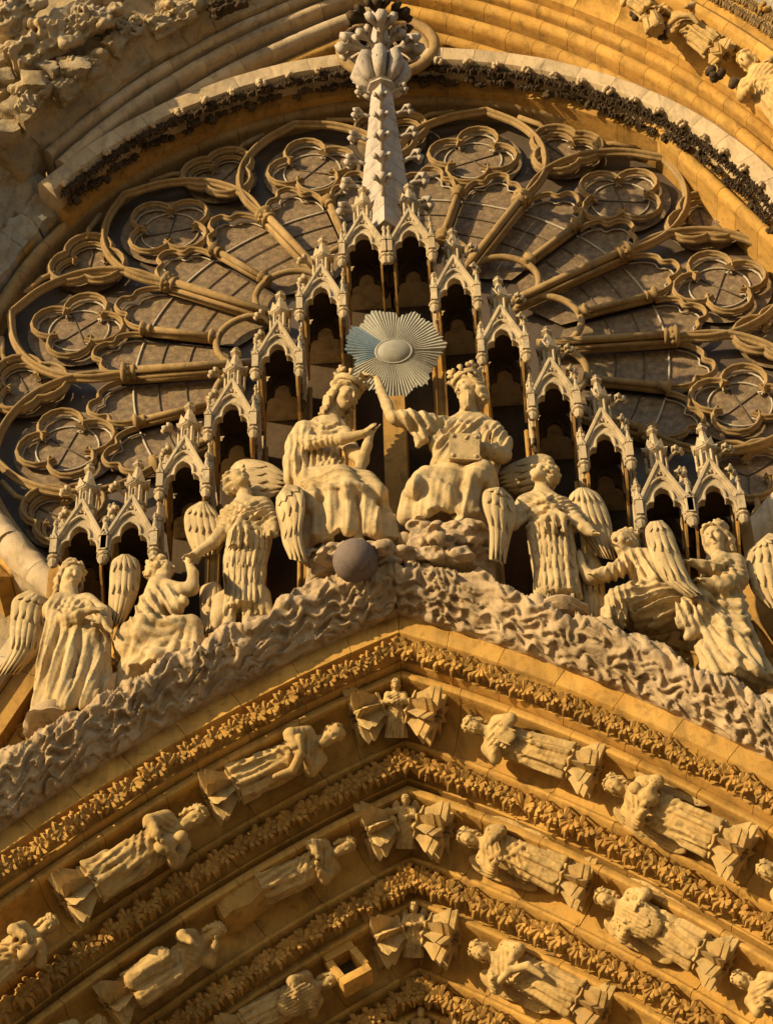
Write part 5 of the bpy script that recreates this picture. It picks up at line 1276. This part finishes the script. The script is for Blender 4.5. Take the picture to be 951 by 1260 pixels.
# ---- heaped stone cloud that carries the seated pair
def cloud_seat(x0, x1, y0, y1, yf, lbl, seed):
    a, b = at(x0, y1, yf), at(x1, y0, yf); rr = random.Random(seed)
    lo = np.array((a[0]-.25, yf-.45, a[2]-.2)); hi = np.array((b[0]+.25, -2.9, b[2]+.25)); S = Sculpt(lo, hi, .02)
    c = (lo+hi)/2; S.loft([(lo[2]+.1, c[0], (yf-2.9)/2, (b[0]-a[0])/2, (-2.9-yf)/2+.05), ((lo[2]+hi[2])/2, c[0], (yf-2.9)/2, (b[0]-a[0])/2*.99, (-2.9-yf)/2+.05), (hi[2]-.22, c[0], (yf-2.9)/2, (b[0]-a[0])/2*.95, (-2.9-yf)/2)], [], .03)
    for i in range(int(70*(x1-x0)/110)):
        px, py = rr.uniform(x0+2, x1-2), rr.uniform(y0+6, y1-2); h = S.hitpx(px, py)
        if h is not None: S.ell(h, np.array((rr.uniform(.08, .15), rr.uniform(.07, .11), rr.uniform(.06, .10))), None, .015)
    for i in range(60):
        px, py = rr.uniform(x0, x1), rr.uniform(y0+4, y1); h = S.hitpx(px, py)
        if h is not None: S.ell(h-np.array((0, .02, 0)), np.array((rr.uniform(.05, .09), .05, rr.uniform(.04, .06))), None, .01, -1)
    S.grain(.012, 9, seed)
    o = tag(link('stone_cloud', S.mesh('stone_cloud', M['cloud'])), lbl, 'stone cloud')
cloud_seat(489, 606, 640, 690, -3.85, 'lumpy stone cloud seat under the bearded crowned figure', 3)
cloud_seat(372, 488, 664, 694, -3.80, 'low stone cloud ledge under the crowned woman beside the dark ball', 5)
# ------------------------------------------------------------------ small figures in the arch orders
def small_figure(seed, hl=(.25, -.30, 1.0), hr=(-.22, -.30, .85), yaw=0, pitch=-.1, lean=0.0, seated=False, wings=False, extra=None, broad=1.0, hairlong=.8, beard=False):
    """a robed figure 1.65 high in its own frame: feet at 0, front towards -y"""
    rr = random.Random(seed); S = Sculpt((-.62, -.52, -.06), (.62, .40, 1.86), .0175)
    b = broad; L = lambda z: lean*math.sin(z*1.9)
    if seated:
        S.loft([(0, 0, -.10, .30*b, .26), (.35, 0, -.12, .29*b, .26), (.62, 0, -.06, .30*b, .26), (.85, L(.85), .04, .24*b, .18), (1.15, L(1.15), .04, .26*b, .18), (1.30, L(1.3), .05, .20*b, .15), (1.40, L(1.4), .04, .10, .10)], [(8, rr.uniform(0, 6), .004, .03, .08, .9)], .05)
        for sg in (-1, 1): S.chain([(sg*.14, 0, .66), (sg*.17, -.28, .62), (sg*.16, -.28, .25), (sg*.15, -.26, .04)], [.17, .13, .11, .12], .06)
    else:
        S.loft([(0, 0, 0, .27*b, .21), (.25, L(.25), 0, .25*b, .20), (.60, L(.6), 0, .245*b, .19), (.85, L(.85), 0, .235*b, .18), (1.12, L(1.12), .01, .25*b, .17), (1.28, L(1.28), .02, .215*b, .15), (1.38, L(1.38), .02, .10, .10)], [(8, rr.uniform(0, 6), .003, .028, .06, .9), (13, rr.uniform(0, 6), .001, .012, 0, 1)], .04)
    S.cap((L(1.35), 0, 1.34), (L(1.5), -.02, 1.48), .085, .08, .04)
    for sg, hp_ in ((1, hl), (-1, hr)):
        sh = np.array((L(1.25)+sg*.20*b, .0, 1.25)); hp_ = np.array(hp_, float); mid = (sh+hp_)/2 + np.array((sg*.13, .0, -.10))
        S.chain([sh, mid], [.115, .095], .05); S.chain([mid, hp_], [.09, .055], .03)
        dv = unit(hp_-mid); hand(S, hp_, dv*.6+np.array((-sg*.5, -.1, .25)), (0, -1, .2), .15, curl=.4, thumb=sg)
    S.drape((0, -.15, .34), (.36, .35, .38), (rr.uniform(-.15, .15), 0, 1), .10, .042, .35, seed); S.drape((0, -.15, .80), (.34, .35, .22), (rr.choice((-1, 1))*.9, 0, 1), .085, .036, .4, seed+2)
    S.drape((0, -.12, 1.1), (.28, .3, .20), (rr.choice((-1, 1)), 0, .6), .08, .032, .5, seed)
    for j in range(5):
        x0 = -.2+.1*j; S.stroke([(x0*.8, .80), (x0+rr.uniform(-.04, .04), .45), (x0*1.15, .05)], r=.028, k=.03, local=True)
    S.stroke([(-.2, 1.15), (0, .95), (.2, .80)], r=.028, k=.03, local=True); S.stroke([(-.2, 1.0), (0, .82), (.2, .68)], r=.028, k=.03, local=True)
    if extra == 'shield':
        S.ell((0, -.24, .92), (.25, .10, .36), None, .02)
        for x in np.linspace(-.2, .2, 9): S.stroke([(x, .62), (x*1.1, .92), (x, 1.22)], r=.014, sign=-1, k=.01, local=True, taper=False)
        S.stroke([(-.24, .92), (.24, .92)], r=.022, k=.01, local=True)
    if extra == 'book': S.ell((.05, -.30, .98), (.13, .04, .17), None, .01); S.cap((-.06, -.33, .84), (-.06, -.33, 1.12), .014, .014, .005); S.cap((.16, -.33, .84), (.16, -.33, 1.12), .014, .014, .005)
    if extra == 'child': S.ell((.08, -.26, 1.0), (.12, .11, .16), None, .03); S.ell((.10, -.30, 1.20), (.085, .085, .095), None, .02); S.cap((.02, -.30, .98), (-.1, -.3, .9), .04, .03, .02)
    if extra == 'scroll': S.chain([(-.2, -.28, 1.05), (0, -.34, .95), (.16, -.32, .75), (.12, -.30, .5)], [.05, .06, .06, .04], .015)
    if wings:
        for sg in (-1, 1):
            S.ell((sg*.30, .16, 1.10), (.17, .05, .42), None, .02)
            S.ell((sg*.34, .16, .70), (.11, .045, .36), None, .03)
            for q in range(5): S.stroke([(sg*(.22+.05*q), 1.35-.02*q), (sg*(.25+.045*q), .95), (sg*(.28+.03*q), .5)], r=.012, sign=-1, k=.008, local=True, taper=False)
    hc = np.array((L(1.55), -.06, 1.57)); head(S, hc, .29, yaw, pitch, 0, beard); S.grain(.004, 9, seed)
    return S.mesh('body', M['afig']), hair(hc, .29, yaw, pitch, 0, M['afig'], .0175, hairlong, 22, seed)
def dais_mesh(seed=0):
    """pleated star-shaped canopy block: zigzag points opening away from the feet"""
    mb = MB(); N = 9
    def ring(z, ra, rb): return [((ra if i % 2 == 0 else rb)*math.cos(math.pi*i/N), (ra if i % 2 == 0 else rb)*math.sin(math.pi*i/N), z) for i in range(2*N)]
    R = [ring(.0, .27, .20), ring(-.045, .30, .22), ring(-.06, .26, .16), ring(-.14, .31, .15), ring(-.30, .44, .19), ring(-.335, .45, .20), ring(-.345, .41, .17), ring(-.44, .47, .18), ring(-.46, .40, .14), ring(-.45, .16, .10), ring(-.30, .12, .08)]
    m_ = 2*N; vs = [p for r in R for p in r]
    fs = [(k*m_+i, k*m_+(i+1) % m_, (k+1)*m_+(i+1) % m_, (k+1)*m_+i) for k in range(len(R)-1) for i in range(m_)] + [tuple(range(m_)), tuple(range((len(R)-1)*m_, len(R)*m_))[::-1]]
    mb.add(vs, fs)
    return mb.mesh('dais', M['afig'], True, 25)
DAIS = dais_mesh()
def put(spec, k, head_px, feet_px, lbl, roll=0.0, dais=True, grp='figures lying along the portal arch orders', name='arch_statue', yoff=.12, sc=1.0, front=None, group=True, tilt=0.0):
    y = ORD[k][1]+yoff
    f_, h_ = at(*feet_px, y+tilt), at(*head_px, y-tilt); ax = unit(h_-f_); s_ = np.linalg.norm(h_-f_)/1.57*sc
    w = np.array((0, -1.0, -.55)) if front is None else np.array(front, float); w = unit(w - ax*np.dot(w, ax)); yv = -w; xv = np.cross(yv, ax)
    if roll:
        c, q = math.cos(roll), math.sin(roll); xv, yv = xv*c+yv*q, yv*c-xv*q
    mt = frame(f_, xv, yv, ax, s_); st = empty(name, f_, lbl, 'statue', grp if group else None)
    b_, h2 = small_figure(**spec); link('body', b_, st, mt); link('hair', h2, st, mt)
    if dais: inst(DAIS, 'dais', st, frame(f_, xv, yv, ax, s_*.92))
    return st, mt
put(dict(seed=1, hl=(.10, -.30, 1.02), hr=(-.12, -.30, .92), yaw=.3, extra='scroll', lean=.05, hairlong=.5, beard=True), 0, (408, 903), (287, 966), 'robed arch figure holding a scroll, outermost row, first left of the apex', roll=.35)
put(dict(seed=2, hl=(.16, -.32, .98), hr=(-.10, -.32, .95), yaw=.2, pitch=-.3, extra='child', lean=.06, beard=True), 0, (238, 1004), (112, 1086), 'stooping robed arch figure carrying a bundle, outermost row, lower left', roll=.35)
put(dict(seed=3, hl=(.22, -.28, 1.15), hr=(-.10, -.32, 1.10), yaw=.3, pitch=-.2, extra='child'), 0, (58, 1139), (-40, 1222), 'arch figure with clasped hands cut by the left edge, outermost row', roll=.3)
put(dict(seed=4, hl=(.12, -.30, .95), hr=(-.14, -.30, 1.02), yaw=.2, lean=.08, beard=True), 1, (424, 1040), (318, 1094), 'robed arch figure standing on a broken block, second row, left of the apex', roll=.35, dais=False)
put(dict(seed=5, hl=(.14, -.26, 1.42), hr=(-.10, -.34, 1.10), yaw=.5, pitch=-.3, seated=True, lean=.10), 1, (262, 1146), (160, 1220), 'seated arch figure resting head on hand, second row, lower left', roll=.35)
put(dict(seed=6, hl=(.14, -.26, 1.0), hr=(-.12, -.30, 1.0), yaw=.2), 1, (118, 1262), (20, 1330), 'arch figure whose head just enters at the bottom left', roll=.3)
put(dict(seed=7, hl=(.16, -.32, 1.05), hr=(-.12, -.32, .9), yaw=.3, extra='shield', broad=1.05), 2, (404, 1206), (300, 1262), 'arch figure holding a ribbed barrel shape, third row, left', roll=.35)
put(dict(seed=8, hl=(.14, -.30, 1.0), hr=(-.16, -.30, 1.05), yaw=-.2, pitch=-.35, lean=-.05, extra='book', hairlong=1.0), 0, (584, 893), (702, 938), 'long-haired robed arch figure, outermost row, first right of the apex', roll=-.25)
put(dict(seed=9, hl=(.16, -.32, 1.0), hr=(-.12, -.34, .95), yaw=-.3, wings=True, extra='child', lean=-.03), 0, (758, 966), (882, 1034), 'winged arch figure carrying a small child shape, outermost row, right', roll=-.25)
put(dict(seed=10, hl=(.16, -.32, 1.0), hr=(-.12, -.34, .95), yaw=-.2), 0, (945, 1072), (1052, 1146), 'arch figure whose head just enters at the right edge, outermost row', roll=-.25)
put(dict(seed=11, hl=(.10, -.32, 1.12), hr=(-.18, -.30, .95), yaw=-.2, wings=True, broad=1.05), 1, (577, 1031), (693, 1078), 'winged arch figure with arm across the chest, second row, right of the apex', roll=-.25)
put(dict(seed=12, hl=(.20, -.30, 1.0), hr=(-.20, -.30, 1.0), yaw=-.3, wings=True, extra='shield', broad=1.08), 1, (746, 1106), (862, 1172), 'winged arch figure behind a ribbed round shield, second row, right', roll=-.25)
put(dict(seed=13, hl=(.16, -.32, 1.0), hr=(-.12, -.34, .95), yaw=-.2, broad=1.1), 1, (912, 1206), (1010, 1266), 'arch figure cut by the lower right corner, second row', roll=-.25)
put(dict(seed=14, hl=(.10, -.34, 1.0), hr=(-.20, -.32, 1.15), yaw=-.2, wings=True, extra='scroll'), 2, (592, 1171), (712, 1232), 'winged arch figure holding a long object, third row, right', roll=-.25)
# keystone figures, upright, between two zigzag blocks
for k, (x, yh, yf, lb) in enumerate(((487, 842, 908, 'small praying figure at the apex of the outermost row'), (499, 984, 1044, 'small winged figure with open arms at the apex of the second row'), (509, 1116, 1178, 'small praying figure with wings at the apex of the third row'), (518, 1246, 1300, 'small figure head at the apex of the innermost row'))):
    st, mt = put(dict(seed=20+k, hl=(.06, -.34, 1.08), hr=(-.06, -.34, 1.08) if k != 1 else (-.45, -.20, 1.25), yaw=0, pitch=-.2, wings=k > 0, broad=1.15), k, (x, yh), (x, yf), lb, dais=False, yoff=.12, tilt=.22, sc=1.0, front=(0, -1, -.4), grp='small figures at the arch points', name='keystone_statue')
    for sg in (-1, 1):
        c = at(x+sg*(33 if k == 0 else 31), yh+34, ORD[k][1]+.16); a = unit((sg*.82, -.1, -.45 if k < 3 else -.4)); w = unit(np.array((0, -1.0, -.4)) - a*np.dot((0, -1.0, -.4), a)); yv = -w; xv = np.cross(yv, -a)
        inst(DAIS, 'star_block', st, frame(c-a*.16, xv, yv, -a, .86))
# broken block under one figure, square hollow block in the third row
def rough_block(nm, c, ax, sz, mat, par, seed, amp=.03, n=4):
    """a dressed stone with worn edges"""
    vs = []; fs = []; R = np.stack([unit(a) for a in ax], 1); hs = np.array(sz)/2; off = Vector((seed*3.7, seed*1.3, seed*2.1)); key = {}
    def vert(p):
        kx = tuple(np.round(p, 5))
        if kx not in key:
            q = np.array(p); l = np.abs(q); e = np.sort(l)[1]; q = q*(1-.10*max(0, e-.62)**1.0*1.4)
            w_ = R @ (q*hs); nv = np.array(mnoise.noise_vector(Vector(w_)*3.0+off))*amp + np.array(mnoise.noise_vector(Vector(w_)*9.0+off))*amp*.4
            key[kx] = len(vs); vs.append(np.array(c)+w_+nv)
        return key[kx]
    for axis in range(3):
        for sg in (-1, 1):
            for i in range(n):
                for j in range(n):
                    q = []
                    for di, dj in ((0, 0), (1, 0), (1, 1), (0, 1)):
                        p = [0, 0, 0]; p[axis] = sg; p[(axis+1) % 3] = -1+2*(i+di)/n; p[(axis+2) % 3] = -1+2*(j+dj)/n; q.append(vert(p))
                    fs.append(tuple(q) if sg > 0 else tuple(q[::-1]))
    mb = MB(); mb.add(vs, fs); return mb.build(nm, mat, par, auto=45)
c = at(300, 1112, ORD[1][1]+.2); o = rough_block('broken_block', c, ((.85, 0, .5), (0, 1, 0), (-.5, 0, .85)), (.75, .4, .36), M['arch'], None, 3, .07, 6); tag(o, 'broken stone block under the robed figure of the second row, left', 'stone block')
fr_ = empty('hollow_block', at(430, 1192, ORD[2][1]+.1), 'square stone block with a dark socket right of the barrel bearer', 'stone block')
c = at(428, 1193, ORD[2][1]+.12); ax3 = (unit((.86, 0, .5)), (0, 1, 0), unit((-.5, 0, .86)))
for d_, sz in (((0, .2), (.42, .3, .12)), ((0, -.2), (.42, .3, .12)), ((-.17, 0), (.10, .3, .30)), ((.17, 0), (.10, .3, .30))):
    rough_block('rim', c+np.array(ax3[0])*d_[0]+np.array(ax3[2])*d_[1], ax3, sz, M['arch'], fr_, 5, .01, 3)
mb = MB(); mb.box(c+np.array((0, .12, 0)), (.3, .1, .32), np.stack([np.array(a, float) for a in ax3], 1)); mb.build('socket', M['dark_stone'], fr_, smooth=False)
# ------------------------------------------------------------------ carved outer order above right, worn masonry above left, jambs
oo = empty('outer_order', P3(5.5, -1.7, 6), 'sunlit outer arch order with leaf band at the upper right', 'arch order')
RB = 12.80; oa0 = math.degrees(math.asin(-OC[0]/(RB+.3)))+.2
PR_R = [(-.14, -1.14), (-.26, -1.24), (-.36, -1.40), (-.38, -1.65), (-.34, -1.95), (-.38, -2.05), (-.48, -2.10), (-.56, -2.06), (-.60, -1.98), (-.62, -1.4), (-.60, -.5), (-.14, -.5)]
band('order_stone', opath(RB, 1, oa0, 76), PR_R, M['arch'], oo, .8, seed=50)
band('order_stone', opath(RB, 1, oa0, 76), [(-.62, -1.96), (-.80, -2.02), (-1.18, -2.12), (-1.20, -1.4), (-1.15, -.5), (-.63, -.5)], M['arch'], oo, .8, seed=51)
band('order_stone', opath(RB, 1, oa0, 76), [(-1.21, -2.14), (-1.26, -2.28), (-1.36, -2.32), (-1.75, -2.36), (-2.6, -2.40), (-2.6, -.5), (-1.21, -.5)], M['spire'], oo, .9, seed=52)
OL = [leaf_mesh('leaf', M['trace'], 80+i, 12, .34, .18) for i in range(4)]; LB = [ball_leaf('leaf_ball', M['leaf'], 90+i, .12) for i in range(2)]
pth = np.array(opath(RB, 1, oa0, 66, 300)); dl = np.r_[0, np.cumsum(np.hypot(np.diff(pth[:, 0]), np.diff(pth[:, 1])))]
for row, (nn, yy) in enumerate(((-.80, -2.04), (-1.02, -2.10))):
    s_ = .1 + .1*row; i_ = 0
    while s_ < dl[-1]:
        q = [np.interp(s_, dl, pth[:, j]) for j in range(4)]; nrm = np.array((q[2], 0, q[3])); tn = np.array((q[3], 0, -q[2]))
        inst(OL[i_ % 4], 'leaf', oo, frame(P3(q[0]+q[2]*nn, yy, q[1]+q[3]*nn), tn, (0, 1, 0), -nrm, rnd.uniform(.7, .9)))
        if row and i_ % 3 == 0: inst(LB[i_ % 2], 'leaf_ball', oo, frame(P3(q[0]+q[2]*nn, yy-.16, q[1]+q[3]*nn), tn, (0, 1, 0), -nrm, 1.1))
        s_ += .24; i_ += 1
# figures in its hollow
def put2(spec, hp_, fp_, lbl, y=-1.75, dais=True):
    f_, h_ = at(*fp_, y), at(*hp_, y); ax = unit(h_-f_); s_ = np.linalg.norm(h_-f_)/1.57
    w = unit(np.array((-.5, -1.0, -.4)) - ax*np.dot((-.5, -1.0, -.4), ax)); yv = -w; xv = np.cross(yv, ax); mt = frame(f_, xv, yv, ax, s_)
    st = empty('arch_statue', f_, lbl, 'statue', 'figures in the upper right arch order'); b_, h2 = small_figure(**spec); link('body', b_, st, mt); link('hair', h2, st, mt)
    if dais: inst(DAIS, 'dais', st, frame(f_, xv, yv, ax, s_*.8))
put2(dict(seed=31, yaw=.3, seated=True), (766, -14), (800, 16), 'crouching weathered figure at the top edge of the upper right order')
put2(dict(seed=32, yaw=-.4, pitch=-.2, extra='scroll'), (822, 13), (880, 58), 'bowed figure in the middle of the upper right order')
put2(dict(seed=33, yaw=-.4, broad=1.2), (921, 76), (985, 150), 'round-headed figure at the right edge of the upper right order')
put2(dict(seed=34, yaw=.4, broad=1.1, seated=True), (800, 8), (808, 40), 'small companion figure beside the bowed one in the upper right order', dais=False)
for i, (px, py) in enumerate(((785, 22), (815, 40), (905, 108), (880, 92))):
    o = inst(BL[i % 4], 'leaf_boss', None, frame(at(px, py, -1.55), (1, 0, 0), (0, 1, 0), (0, 0, 1), 1.5)); tag(o, ['dark leafy boss left of the crouching figure, upper right order', 'dark leafy boss under the bowed figure, upper right order', 'dark leafy boss left of the round-headed figure, upper right order', 'dark leafy boss between bowed and round-headed figures, upper right order'][i], 'leaf boss', 'leaf bosses of the upper right order')

# left: the same order, eaten away
wo = empty('worn_order', P3(-5.5, -1.4, 6), 'crumbling weathered outer arch order at the upper left', 'arch order')
band('worn_stone', opath(RB, -1, oa0, 60), [(-.14, -1.10), (-.30, -1.22), (-.42, -1.44), (-.50, -1.60), (-.62, -1.55), (-.62, -.5), (-.14, -.5)], M['rough'], wo, .7, seed=60, rough=.07, sub=.07)
band('worn_stone', opath(RB, -1, oa0, 60), [(-.63, -1.5), (-.85, -1.58), (-1.15, -1.80), (-1.20, -.5), (-.63, -.5)], M['rough'], wo, .6, seed=61, rough=.12, sub=.07)
band('worn_stone', opath(RB, -1, oa0, 62), [(-1.21, -1.86), (-1.30, -2.02), (-1.48, -2.06), (-1.60, -1.9), (-1.62, -.5), (-1.21, -.5)], M['rough'], wo, .7, seed=62, rough=.10, sub=.07)
rr = random.Random(44)
def worn_figure(px, py, y, s_, rot, lbl, seed, mat='rough'):
    """a statue weathered to a lump: torso, stump of a head and robe still readable"""
    r2 = random.Random(seed); S = Sculpt((-.6, -.45, -.8), (.6, .4, .95), .024)
    S.loft([(-.7, 0, 0, .30, .24), (-.2, r2.uniform(-.05, .05), 0, .26, .22), (.25, 0, .0, .30, .22), (.45, 0, .05, .2, .18)], [(7, r2.uniform(0, 6), .02, .05, .1, .9)], .06)
    S.ell((r2.uniform(-.08, .08), -.03, .62), (.16, .17, .19), None, .05)
    S.chain([(-.26, 0, .30), (-.36, -.15, .0), (-.1, -.3, -.02)], [.12, .10, .08], .05); S.chain([(.26, 0, .3), (.34, -.12, .02)], [.12, .08], .05)
    for i in range(9): S.drape((r2.uniform(-.2, .2), -.15, r2.uniform(-.6, .4)), .3, (r2.uniform(-1, 1), 0, 1), .12, .06, .6, seed+i)
    for i in range(14):
        a = r2.uniform(-.35, .35), r2.uniform(-.7, .7); h = S.hitloc(*a)
        if h is not None: S.ell(h, np.array((r2.uniform(.05, .13), .06, r2.uniform(.05, .14))), None, .02, -1)
    S.grain(.02, 9, seed); c = at(px, py, y); ax = unit((math.sin(rot), 0, math.cos(rot))); mt = frame(c, np.cross((0, 1, 0), ax), (0, 1, 0), ax, s_)
    return tag(link('worn_statue', S.mesh('worn_statue', M[mat]), None, mt), lbl, 'statue', 'weathered stumps of statues')
worn_figure(58, 52, -1.9, 1.25, .75, 'large eroded statue stump in the upper left corner', 1)
worn_figure(20, 10, -2.2, 1.1, .5, 'eroded lump at the very top left corner', 2)
worn_figure(152, 44, -1.55, .72, .5, 'small clinging worn figure left of the rolls', 3)
worn_figure(96, 92, -1.6, .95, .65, 'hunched eroded figure below the large stump', 4)
worn_figure(36, 118, -1.8, .8, .3, 'worn hanging lump at the left edge above the jamb', 5)
worn_figure(215, 20, -1.5, .8, .9, 'eroded curled figure between the rolls at the top', 6)
worn_figure(110, 28, -1.9, .9, .9, 'eroded reclining figure beside the large stump', 7)
worn_figure(285, 4, -1.5, .6, 1.0, 'dark hollowed stump at the top edge left of the spire', 8, 'dark_stone')
for i in range(16):
    px, py = rr.uniform(-10, 160), rr.uniform(-10, 170)
    if py > 190-px*.9: continue
    a = rr.uniform(-.4, .9); o = rough_block('loose_stone', at(px, py, rr.uniform(-1.9, -1.5)), ((math.cos(a), .2, -math.sin(a)), (-.2, 1, 0), (math.sin(a), 0, math.cos(a))), (rr.uniform(.3, .6), rr.uniform(.3, .5), rr.uniform(.25, .45)), M['rough'], wo, i, .09, 6)

# left jamb of rough courses following the rim; a plainer one on the right
jb = empty('jamb', P3(-7.2, -.8, 0), 'rough grey-green weathered jamb stones along the left edge of the round window', 'masonry')
for i, (r0, r1, y0_, y1_) in enumerate(((6.98, 7.36, -.30, -.55), (7.37, 7.84, -.52, -.86), (7.85, 8.40, -.92, -1.25), (8.41, 9.1, -1.40, -1.75))):
    pth = ring_path(0, 0, r0, r0, -108+i*2, -55+i*2.5, 120)
    band('jamb_stone', pth, [(0, y0_), (-(r1-r0)*.55, y0_*.45+y1_*.55), (-(r1-r0), y1_), (-(r1-r0), .3), (0, .3)], M['jamb'], jb, .58, .35, seed=70+i, rough=.10, sub=.06, joint=.02)
jr = empty('jamb', P3(7.4, -.8, 0), 'sunlit jamb stones along the right edge of the round window', 'masonry')
for i, (r0, r1, y0_, y1_) in enumerate(((7.25, 7.6, -.30, -.55), (7.61, 8.3, -.6, -1.0))):
    band('jamb_stone', ring_path(0, 0, r0, r0, 62, 118, 100), [(0, y0_), (-(r1-r0), y1_), (-(r1-r0), .3), (0, .3)], M['arch'], jr, .62, .2, seed=80+i, rough=.01, sub=.15)

# raking sides of the gable behind the outer angels, with their diapered panels and coping
for sg, lbl in ((-1, 'raking side coping behind the far left angel with carved diaper panel'), (1, 'raking side coping behind the far right angel with carved diaper panel')):
    rk = empty('raking_coping', P3(sg*5.1, -2.6, -9.5), lbl, 'coping')
    a, b = np.array((sg*4.55, -7.9)), np.array((sg*6.6, -12.4)); L = np.linalg.norm(b-a); t = (b-a)/L; n = np.array((t[1], -t[0]))*(-sg); n = n if n[1] > 0 else -n
    def q(s_, h, y): p = a+t*s_+n*h; return P3(p[0], y, p[1])
    for i in range(5):
        s0, s1 = L*i/5+.004, L*(i+1)/5-.004
        mb = MB()
        pr = [(0, -2.95), (.10, -3.06), (.26, -3.02), (.34, -2.86), (.34, -2.2), (0, -2.2)]
        mb.add([q(s0, h, y) for h, y in pr]+[q(s1, h, y) for h, y in pr], [(j, (j+1) % 6, 6+(j+1) % 6, 6+j) for j in range(6)]+[tuple(range(6)), tuple(range(11, 5, -1))]); mb.build('coping_stone', M['canopy'], rk, auto=30)
        pr = [(-.34, -2.84), (-.02, -2.86), (-.02, -2.2), (-.34, -2.2)]
        mb = MB(); mb.add([q(s0, h, y) for h, y in pr]+[q(s1, h, y) for h, y in pr], [(j, (j+1) % 4, 4+(j+1) % 4, 4+j) for j in range(4)]+[tuple(range(4)), tuple(range(7, 3, -1))]); mb.build('coping_stone', M['back'], rk, auto=30)
    mb = MB(); P_ = [q(0, -.36, -2.6), q(L, -.36, -2.6), q(L, -2.2, -2.6), q(0, -2.2, -2.6)]; mb.add(P_, [(0, 1, 2, 3)]); mb.build('diaper_panel', M['arch'], rk, smooth=False)
    for i in range(9):
        for j in range(3):
            c = q(.3+.5*i, -.60-.46*j, -2.62); 
            mb = MB()
            for k in range(4):
                an = math.pi/4+k*math.pi/2; d = np.array((math.cos(an), 0, math.sin(an))); mb.lathe(c+d*.11, [(.015, -.11), (.055, -.02), (.05, .04), (.01, .11)], 6, d)
            mb.lathe(c, [(.05, 0), (.04, .05), (.01, .07)], 7, (0, -1, 0)); mb.build('diaper_flower', M['leaf'], rk)
        for sg2 in (-1, 1):
            mb = MB(); mb.tube([q(.3+.5*i-.9*sg2+0, -.3, -2.61), q(.3+.5*i+.9*sg2, -1.9, -2.61)], .03, 5); mb.build('diaper_rib', M['arch'], rk)
